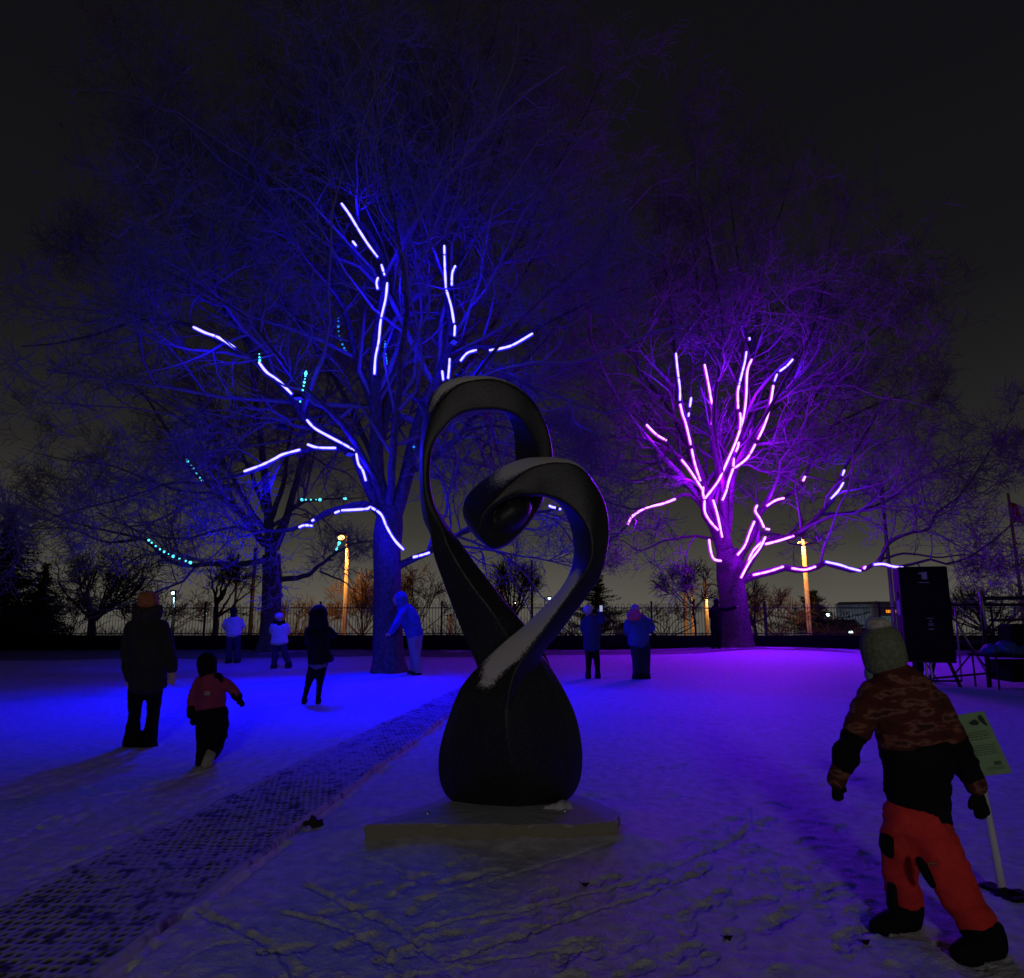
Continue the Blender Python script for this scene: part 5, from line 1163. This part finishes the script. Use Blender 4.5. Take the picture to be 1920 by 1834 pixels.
# 1 man in dark parka
legL = [(259,1275,0,17,15),(256,1300,0,15,13),(252,1340,0,10.5,10),(249,1375,0,14,12),(247,1397,0,16,14)]
legR = [(291,1275,.02,17,15),(289,1300,.02,15,13),(287,1340,.03,11,10),(282,1375,.03,13,12),(279,1397,.03,15,14)]
torso = [(277,1290,0,34,22),(277,1260,0,33,23),(277,1220,0,33,23),(276,1190,0,33,22),(275,1167,0,28,18),(276,1150,0,17,14),(277,1141,0,13,12)]
armL = [(250,1170,0,12,12),(243,1195,.02,12,13),(239,1225,.03,11,12),(240,1255,-.02,9,10),(243,1275,-.05,8,8)]
armR = [(301,1170,0,12,12),(311,1195,.02,12,13),(318,1225,.03,11,12),(322,1245,-.02,10,10),(322,1256,-.03,9,9)]
person('man in orange knit cap and long dark parka standing with his back turned', 8.3, dict(
  head=(277,1127,0,16), face=(.15,1), vox=.014, bvox=.007, core=[thin(torso), thin(legL), thin(legR), thin(armL,.6), thin(armR,.6), [(277,1150,0,9,9),(277,1135,0,9,9)]],
  hands=[((321,1262,-.03), dict(dirpx=(0,1), size_px=26, curl=.45, thumb=-1)), ((244,1276,-.05), dict(dirpx=(.0,1), size_px=20, curl=.8, thumb=1))],
  wear=[('parka', c_parka, [torso, armL, armR], None, .012, None),
        ('hood', c_fur, [[(254,1139,0,8,7),(266,1146,-.06,9,8),(277,1149,-.09,10,8),(289,1146,-.06,9,8),(300,1139,0,8,7)], [(277,1146,0,26,19),(276,1156,0,27,20),(276,1166,0,22,16)]], .012, .012, None),
        ('knit_cap', c_orange, [('ell', 278,1122,0,17.5,18,14), [(278,1134,0,18,18),(278,1128,0,18.5,18.5)]], .009, .005, 'orange knit cap'),
        ('trousers', c_black, [[(277,1268,0,30,19),(277,1285,0,31,19)], legL, legR], None, .008, None),
        ('boot', c_black, [[(247,1396,.02,11,14),(245,1401,-.02,12,18)]], .012, 0, None), ('boot', c_black, [[(279,1394,.05,11,14),(279,1399,.0,12,18)]], .012, 0, None)]), (263,1402))

# 2 child in pink jacket, running
tors = [(397,1332,0,26,20),(396,1310,0,26,20),(394,1290,0,25,19),(393,1274,0,21,16),(391,1264,0,13,12)]
aL = [(377,1275,0,10,10),(367,1295,.02,10,10),(361,1315,.03,9,9),(360,1335,.0,8,8)]
aR = [(411,1274,0,10,10),(424,1283,0,10,10),(436,1293,-.03,9,9),(446,1306,-.05,8,8)]
lA = [(386,1335,0,17,16),(385,1365,0,16,15),(382,1395,0,13,13),(379,1420,0,11,12),(378,1432,0,10,11)]
lB = [(410,1335,0,17,16),(411,1362,-.03,16,15),(408,1388,-.06,14,14),(401,1408,.05,12,12),(394,1418,.12,10,10)]
person('small child in pink jacket and black hood running away over the snow', 7.4, dict(
  head=(388,1245,0,17), face=(.1,1), vox=.012, bvox=.007, core=[thin(tors), thin(lA), thin(lB), thin(aL,.6), thin(aR,.6), [(391,1270,0,8,8),(389,1250,0,8,8)]],
  wear=[('jacket', c_pink, [tors, aL, aR], None, .010, 'pink jacket with small logo patch on the back'),
        ('sleeve_cuff', c_black, [[(361,1325,.02,9.5,9.5),(360,1342,0,9,9)]], .009, 0, None), ('sleeve_cuff', c_black, [[(440,1301,-.04,9,9),(448,1308,-.05,8.5,8.5)]], .009, 0, None),
        ('shoulder_panel', c_black, [[(404,1266,-.1,5,4),(412,1268,-.07,5,4),(416,1278,-.06,3,3)]], .007, 0, None),
        ('hood', c_black, [('ell', 388,1243,0,17.5,18,20), [(388,1250,0,17,17),(390,1263,0,16,14)]], .010, .004, None),
        ('trousers', c_black, [[(398,1328,0,27,21),(398,1345,0,27,20)], lA, lB], None, .010, None),
        ('glove', c_black, [('hand', (361,1344,0), dict(dirpx=(.05,1), size_px=19, curl=.5, thumb=-1, s=1.5))], .006, 0, None),
        ('glove', c_black, [('hand', (449,1310,-.05), dict(dirpx=(.5,1), size_px=19, curl=.5, thumb=1, s=1.5))], .006, 0, None),
        ('boot', c_black, [[(380,1430,.03,10,12),(381,1438,-.0,11,16)]], .010, 0, None),
        ('boot', c_pale, [[(397,1408,-.02,9,8),(392,1422,-.10,10,7),(387,1438,-.13,10,8)]], .010, .005, 'pale snow caked boot sole')]), (383,1440))
jr = P(389, 1300, 7.4-.135); mb = MB(); mb.box((jr[0], jr[1], jr[2]), (.058, .006, .038), 0, .003)
pj = [o for o in bpy.data.objects if o.name.startswith('person')][1]
mb.build('logo_patch', mat('patch', (.5, .45, .4), .7), pj)
mb = MB()
for k in (-.007, .007): mb.box((jr[0], jr[1]-.005, jr[2]+k), (.042, .003, .005))
mb.build('logo_mark', mat('patch_mark', (.15, .03, .04), .7), pj)

# 3 far person in white jacket
def standing(label, Y, hx, hy, hh, sh_y, hip_y, foot_y, sw, jk, tr_, hat, hatm, cx=None, legs=None, arms=None, face=(0, 1), coat_hem=None, extra=None, bend=0, flare=1.0, hair=None):
    cx = cx or hx; hem = coat_hem or hip_y
    T = [(cx, hem, 0, sw*.86*flare, sw*.6), (cx, (hem+sh_y)/2+4, 0, sw*.86, sw*.6), (cx, sh_y+12, 0, sw*.95, sw*.6), (cx+(hx-cx)*.4, sh_y+3, 0, sw*.75, sw*.5), (hx, sh_y-3, 0, sw*.35, sw*.33)]
    legs = legs or [[(cx-sw*.4, hip_y-4, 0, sw*.42, sw*.4), (cx-sw*.42, (hip_y+foot_y)/2, 0, sw*.32, sw*.32), (cx-sw*.45, foot_y-4, 0, sw*.26, sw*.28)], [(cx+sw*.4, hip_y-4, 0, sw*.42, sw*.4), (cx+sw*.42, (hip_y+foot_y)/2, 0, sw*.32, sw*.32), (cx+sw*.45, foot_y-4, 0, sw*.26, sw*.28)]]
    arms = arms or [[(cx-sw*.78, sh_y+5, 0, sw*.28, sw*.28), (cx-sw*1.0, (sh_y+hip_y)/2, .03, sw*.26, sw*.26), (cx-sw*.7, hip_y-8, .25, sw*.2, sw*.2)], [(cx+sw*.78, sh_y+5, 0, sw*.28, sw*.28), (cx+sw*1.0, (sh_y+hip_y)/2, .03, sw*.26, sw*.26), (cx+sw*.7, hip_y-8, .25, sw*.2, sw*.2)]]
    hands = []
    for a in arms:
        e = a[-1]; b_ = a[-2]; dd = (e[0]-b_[0], e[1]-b_[1]); hands.append(((e[0], e[1], e[2]), dict(dirpx=dd, size_px=hh*.95, curl=.7, thumb=1)))
    wear = [('jacket', jk, [T]+arms, None, .010, None), ('trousers', tr_, [[(cx, hip_y-8, 0, sw*.72, sw*.5), (cx, hip_y+1, 0, sw*.72, sw*.5)]]+legs, None, .008, None)]
    for l in legs:
        e = l[-1]; wear.append(('boot', M['boot'], [[(e[0], e[1]-1, e[2], e[3]*1.15, e[4]*1.2), (e[0], foot_y-1, e[2]+.03, e[3]*1.25, e[4]*1.9)]], .014, 0, None))
    if hat: wear.append(('hat', hatm, [('ell', hx, hy-hh*.28, 0, hh*.86, hh*.95, hh*.78), [(hx, hy-hh*.1, 0, hh*.82, hh*.9), (hx, hy-hh*.35, 0, hh*.85, hh*.9)]], .010, .003, None))
    if hair: wear.append(('hair', hair, [('ell', hx, hy-.1*hh, -.01, hh*.82, hh*.9, hh*.95), [(hx, hy, -.04, hh*.7, hh*.6), (hx, hy+hh*1.1, -.06, hh*.75, hh*.5)]], .010, .004, None))
    return person(label, Y, dict(head=(hx, hy, 0, hh), face=face, vox=.018, bvox=.012, core=[thin(T)]+[thin(a, .6) for a in arms]+[thin(l) for l in legs]+[[(hx, sh_y, 0, hh*.4, hh*.4), (hx, hy, 0, hh*.45, hh*.45)]], hands=hands, wear=wear+(extra or [])), (cx, foot_y+1))
M['hairdark'] = cloth('dark_hair', (.012, .010, .010), .3)
standing('distant person in a white jacket with dark hair left of the left bare tree', 20.7, 438, 1147, 8, 1158, 1190, 1241, 17, c_white, c_denim, False, None, hair=M['hairdark'],
  legs=[[(431,1186,0,6.5,6),(430,1215,0,5.5,5.5),(429,1237,0,5,5)],[(445,1186,0,6.5,6),(445,1215,0,5.5,5.5),(445,1237,0,5,5)]])
standing('distant person in white hat and flared white coat walking by the left tree', 18.9, 523, 1158, 9, 1168, 1205, 1251, 17, c_white, c_denim, True, c_white, cx=524, flare=1.12,
  legs=[[(518,1200,0,7,6),(516,1225,0,6,6),(514,1247,0,5,5)],[(529,1200,0,7,6),(534,1224,.0,6,6),(541,1243,0,5,5)]],
  arms=[[(512,1172,0,5,5),(509,1185,.1,5,5),(517,1178,.3,4,4)],[(536,1172,0,5,5),(540,1185,.1,5,5),(532,1178,.3,4,4)]],
  extra=[('scarf', c_black, [[(516,1167,0,5,5),(524,1170,-.08,6,4),(532,1167,0,5,5)]], .012, 0, None)])
# 5 woman in black hooded coat
standing('woman in black hooded coat and dark tights holding up a phone', 12.1, 597, 1156, 14, 1176, 1240, 1317, 23, c_black, c_black, False, None, coat_hem=1243, face=(.3, 1),
  legs=[[(590,1240,0,9,9),(584,1262,0,8.5,8.5),(577,1286,.0,6,6),(571,1310,0,4.5,4.5)],[(605,1240,0,9,9),(602,1262,0,8.5,8.5),(599,1286,0,6,6),(597,1311,0,4.5,4.5)]],
  arms=[[(580,1180,0,8,8),(577,1205,.1,7,7),(588,1190,.35,6,6)],[(613,1180,0,8,8),(626,1192,.08,7,7),(614,1180,.36,6,6)]],
  extra=[('hood', c_black, [('ell', 597,1154,0,17.5,18,20), [(597,1160,0,17,16),(597,1176,0,19,13)]], .012, .006, None),
         ('skirt_hem', cloth('grey_hem', (.16, .13, .14)), [[(597,1242,0,18,12),(597,1249,0,18,12)]], .012, 0, None)])
bg_ = MB(); bp = P(620, 1234, 12.05); bg_.box(bp, (.09, .16, .14), 0, .03); bg_.tube([P(612, 1190, 12.0), P(619, 1228, 12.03)], .008, 6)
tag(bg_.build('handbag', M['black'], None, True), 'small black shoulder bag at the hip of the woman in the hooded coat', 'handbag')
def phone(px, py, Y, lb):
    r_ = empty('phone', P(px, py, Y)); tag(r_, lb, 'phone'); mb = MB(); mb.box(P(px, py, Y), (.075, .01, .15), 0, .004); mb.build('phone_case', M['black'], r_)
    mb = MB(); mb.box(P(px, py, Y)+np.array([0, -.0065, 0]), (.066, .002, .135)); mb.build('screen', emat('screen_glow', (.5, .55, .9), .7, False), r_)
phone(1127, 1141, 16.0, 'lit phone held up by the woman in the blue hat'); phone(599, 1168, 12.62, 'phone held up before the face of the woman in the hooded coat')
# 6 tree hugger
Y6 = 16.25
t6 = [(778,1192,0,16,13),(774,1178,0,17,13),(768,1160,0,18,13),(760,1146,0,16,12),(753,1134,0,9,9)]
a6 = [(757,1146,-.12,8,8),(748,1160,-.3,7,7),(741,1174,-.42,6.5,6.5),(733,1186,-.47,5.5,5.5)]
a6b = [(757,1144,.12,8,8),(748,1155,.35,7,7),(740,1160,.6,6,6)]
l6a = [(773,1190,0,11,11),(776,1215,0,10,10),(781,1240,0,8.5,9),(784,1262,0,7.5,8)]; l6b = [(782,1190,.1,11,11),(780,1215,.1,10,10),(776,1242,.1,8,9),(777,1260,.1,7,8)]
person('person in blue hooded jacket and pale trousers leaning to hug the main trunk', Y6, dict(head=(749,1124,0,13), face=(-1,.1), vox=.016, core=[thin(t6), thin(a6,.6), thin(a6b,.6), thin(l6a), thin(l6b), [(753,1138,0,6,6),(750,1126,0,6,6)]],
  hands=[((732,1187,-.47), dict(dirpx=(-.8,.4), size_px=12, curl=.2, thumb=-1)), ((739,1160,.6), dict(dirpx=(-1,0), size_px=12, curl=.2, thumb=1))],
  wear=[('jacket', c_bluejk, [t6, a6, a6b], None, .012, None), ('hood', c_bluejk, [('ell', 752,1121,0,12,13,12), [(752,1124,0,11,11),(754,1136,0,10,10)]], .012, .003, None),
        ('trousers', c_ltrous, [[(777,1186,0,15,12),(777,1195,0,14,12)], l6a, l6b], None, .008, None),
        ('boot', M['boot'], [[(785,1261,0,7,8),(781,1267,0,11,8)]], .014, 0, None), ('boot', M['boot'], [[(777,1260,.1,7,8),(771,1267,.1,10,8)]], .014, 0, None)]), (780,1270))
# 7 woman with blue hat
standing('woman in knit hat and long blue coat raising a phone beside the pink collared person', 16.3, 1102, 1146, 10.5, 1158, 1205, 1272, 18, c_navy, c_black, True, c_knit, cx=1109, coat_hem=1216, face=(.4, 1),
  legs=[[(1103,1212,0,7,7),(1104,1235,0,6,6),(1103,1262,0,4.5,5)],[(1116,1212,0,7,7),(1119,1235,0,6,6),(1121,1262,0,4.5,5)]],
  arms=[[(1096,1163,0,6.5,6.5),(1094,1182,.05,6,6),(1102,1172,.3,5,5)],[(1120,1162,0,7,7),(1131,1163,-.1,6,6),(1124,1149,-.2,5,5)]])
# 8 person with pink collar
standing('person in blue jacket with bright pink collar and pale hat, arms folded', 16.2, 1191, 1143, 9.5, 1158, 1208, 1274, 23, c_bluejk, c_denim, True, cloth('mauve_hat', (.5, .25, .35), .3), cx=1197, face=(.2, 1),
  legs=[[(1191,1205,0,11,10),(1194,1235,0,9.5,9),(1195,1264,0,8,8)],[(1208,1205,0,11,10),(1210,1235,0,9.5,9),(1210,1264,0,8,8)]],
  arms=[[(1179,1165,0,7.5,7.5),(1176,1185,.05,7,7),(1186,1190,.3,5.5,5.5)],[(1213,1164,0,8,8),(1221,1178,.05,7.5,7.5),(1206,1186,.3,5.5,5.5)]],
  extra=[('collar', c_hotpink, [[(1180,1157,0,7,8),(1187,1151,-.02,9,9),(1197,1152,-.02,7,9)], [(1178,1158,-.12,4,4),(1190,1160,-.16,5,4),(1199,1155,-.12,4,4)]], .010, .003, 'bright pink collar')])
# 9 person hugging right tree
standing('dark clad person wrapping an arm round the violet tree trunk', 24.4, 1343, 1128, 6.5, 1137, 1180, 1221, 13, c_black, c_black, False, None, hair=M['hairdark'], face=(.5, .8),
  arms=[[(1334,1142,0,4.5,4.5),(1333,1155,.1,4,4),(1340,1165,.2,4,4)],[(1352,1142,-.2,4.5,4.5),(1365,1142,-.5,4,4),(1380,1138,-.62,3.5,3.5)]])

# 10 foreground child walking left
YK = 3.75
camo = bpy.data.materials.new('camo_cloth'); camo.use_nodes = True; n = camo.node_tree.nodes; Lk = camo.node_tree.links; b = n['Principled BSDF']; b.inputs['Roughness'].default_value = .8; b.inputs['Specular IOR Level'].default_value = .15
tcx = n.new('ShaderNodeTexCoord'); mp = n.new('ShaderNodeMapping'); mp.inputs['Scale'].default_value = (5, 5, 14); t = n.new('ShaderNodeTexNoise'); t.inputs['Scale'].default_value = 1.6; t.inputs['Detail'].default_value = 3; r = n.new('ShaderNodeValToRGB'); r.color_ramp.interpolation = 'EASE'
r.color_ramp.elements[0].position = 0; r.color_ramp.elements[0].color = (.010, .007, .007, 1); r.color_ramp.elements[1].position = .49; r.color_ramp.elements[1].color = (.085, .022, .014, 1)
for p_, c in ((.56, (.21, .085, .05, 1)), (.66, (.05, .018, .014, 1))): e = r.color_ramp.elements.new(p_); e.color = c
Lk.new(tcx.outputs['Object'], mp.inputs[0]); Lk.new(mp.outputs[0], t.inputs['Vector']); Lk.new(t.outputs['Fac'], r.inputs[0]); Lk.new(r.outputs[0], b.inputs['Base Color'])
c_red = cloth('red_shell', (.64, .04, .035), .15); c_hat = cloth('sage_knit', (.15, .17, .10), .25, .95, 60); c_pom = cloth('cream_fleece', (.42, .40, .34), .3, .95, 60); c_scarf = cloth('pale_scarf', (.20, .26, .28), .2)
tK = [(1745,1555,0,40,28),(1722,1500,0,52,34),(1718,1440,0,62,38),(1716,1390,0,64,40),(1705,1335,-.02,64,42),(1690,1295,-.02,54,38),(1672,1265,-.02,34,28),(1664,1250,-.02,26,24)]
tCamo = [(1716,1388,0,66,42),(1705,1340,-.02,66,44),(1690,1297,-.02,56,40),(1672,1266,-.02,36,30),(1664,1250,-.02,28,26)]
tBlk = [(1742,1562,0,40,30),(1735,1530,0,46,33),(1722,1490,0,54,36),(1719,1440,0,62,40),(1718,1395,0,66,43),(1716,1375,0,65,41)]
kL = [(1643,1292,0,24,24),(1622,1335,-.03,25,24),(1604,1375,-.06,24,22)]
kL2 = [(1603,1378,-.06,23,21),(1588,1410,-.04,22,20),(1576,1440,-.02,19,18)]
kLc = [(1577,1440,-.02,18,17),(1566,1466,0,16,16)]
kR = [(1744,1310,0,27,26),(1768,1352,-.04,26,25),(1788,1387,-.05,24,23)]
kR2 = [(1788,1387,-.05,25,24),(1806,1422,-.04,22,21),(1822,1462,-.02,19,18)]
kRc = [(1824,1458,-.02,19,18),(1832,1480,-.02,18,17)]
lgA = [(1694,1520,.05,32,32),(1688,1565,.08,33,31),(1686,1610,.12,31,29),(1692,1655,.16,28,26),(1698,1700,.2,27,25)]
lgB = [(1742,1555,-.08,42,36),(1760,1600,-.14,39,34),(1786,1650,-.2,36,31),(1815,1700,-.25,33,29),(1838,1745,-.28,31,28)]
# put the feet on the ground
fa = G(1690, 1735)[1]-YK; fb = G(1842, 1785)[1]-YK
lgA = [(a, b_, fa*i/4, c, d_) for i, (a, b_, _, c, d_) in enumerate(lgA)]; lgB = [(a, b_, fb*i/4, c, d_) for i, (a, b_, _, c, d_) in enumerate(lgB)]
kid = person('child in sage knit hat, camouflage jacket and red snow trousers striding left', YK, dict(head=(1657,1222,0,36), face=(-1,.9), vox=.009, bvox=.009,
  core=[thin(tK,.8), thin(kL+kL2[1:]+kLc[1:],.6), thin(kR+kR2[1:]+kRc[1:],.6), thin(lgA,.75), thin(lgB,.75), [(1666,1262,0,18,18),(1658,1235,0,18,18)]],
  wear=[('jacket', camo, [tCamo, kL, kR], None, .010, 'brown camouflage jacket yoke and upper sleeves'),
   ('jacket_lower', c_black, [tBlk, kL2, kR2], None, .017, 'black lower jacket and sleeves'),
   ('cuff', camo, [kLc], None, .004, None), ('cuff', camo, [kRc], None, .004, None),
   ('glove', c_black, [('hand', (1568,1470,0), dict(dirpx=(.12,1), size_px=38, curl=.55, thumb=-1, s=1.55))], .005, .003, None),
   ('glove', c_black, [('hand', (1835,1492,-.02), dict(dirpx=(.2,1), size_px=50, curl=.45, thumb=1, s=1.5))], .005, .003, None),
   ('trousers', c_red, [[(1722,1512,0,52,34),(1724,1560,0,56,36)], lgA, lgB], None, .017, None),
   ('knee_patch', c_black, [[(1664,1562,fa*.35-.02,9,16),(1662,1588,fa*.4-.02,10,18),(1668,1604,fa*.5,6,15)]], None, 0, None),
   ('knee_patch', c_black, [[(1722,1610,fb*.3-.11,6,7),(1734,1632,fb*.42-.125,9,7),(1750,1662,fb*.55-.12,6,6)]], None, 0, None),
   ('shin_panel', c_black, [[(1672,1660,fa*.75-.06,7,10),(1673,1700,fa-.07,9,12)]], None, 0, None),
   ('knit_hat', c_hat, [('ell', 1655,1215,0,38,38,44), [(1656,1190,0,31,32),(1656,1215,0,37,38),(1660,1240,0,38,36),(1664,1252,0,34,32)]], .006, .004, None),
   ('hem_band', c_navy, [[(1741,1560,0,44,33),(1743,1566,0,43,32)]], .008, .003, None),
   ('trouser_cuff', c_black, [[(1697,1692,fa,29,27),(1698,1700,fa,29,27)]], .008, .004, None), ('trouser_cuff', c_black, [[(1834,1736,fb,33,30),(1838,1744,fb,33,30)]], .008, .004, None),
   ('pompom', c_pom, [('ell', 1646,1170,0,22,20,14), ('ell', 1634,1172,0,12,12,9), ('ell', 1658,1170,0,12,12,10)], .005, .014, 'cream fleece top of the hat'),
   ('scarf', c_scarf, [[(1640,1248,.02,12,18),(1632,1262,.03,10,14),(1634,1272,.03,9,12)]], .006, .004, None),
   ('boot', c_black, [[(1698,1698,fa,29,27),(1696,1722,fa,27,26),(1680,1733,fa-.02,26,22),(1655,1737,fa-.04,20,18),(1640,1738,fa-.05,13,13)]], .008, .003, None),
   ('boot', c_black, [[(1842,1742,fb,33,30),(1850,1768,fb,32,28),(1835,1783,fb-.02,30,24),(1810,1787,fb-.05,23,20),(1792,1787,fb-.06,14,14)]], .008, .003, None),
  ]), (1770, 1760))
lp = P(1749, 1621, YK+fb*.35-.105); mb = MB(); mb.box(lp, (.045, .006, .017), 0, .003); mb.build('logo_patch', mat('patch_outline', (.35, .2, .15), .7), kid)
mb = MB(); mb.box(lp-np.array([0, .005, 0]), (.037, .003, .009)); mb.build('logo_mark', mat('patch_inner', (.3, .02, .015), .7), kid)

print('OBJS', len(bpy.data.objects), 'verts', sum(len(m.vertices) for m in bpy.data.meshes))
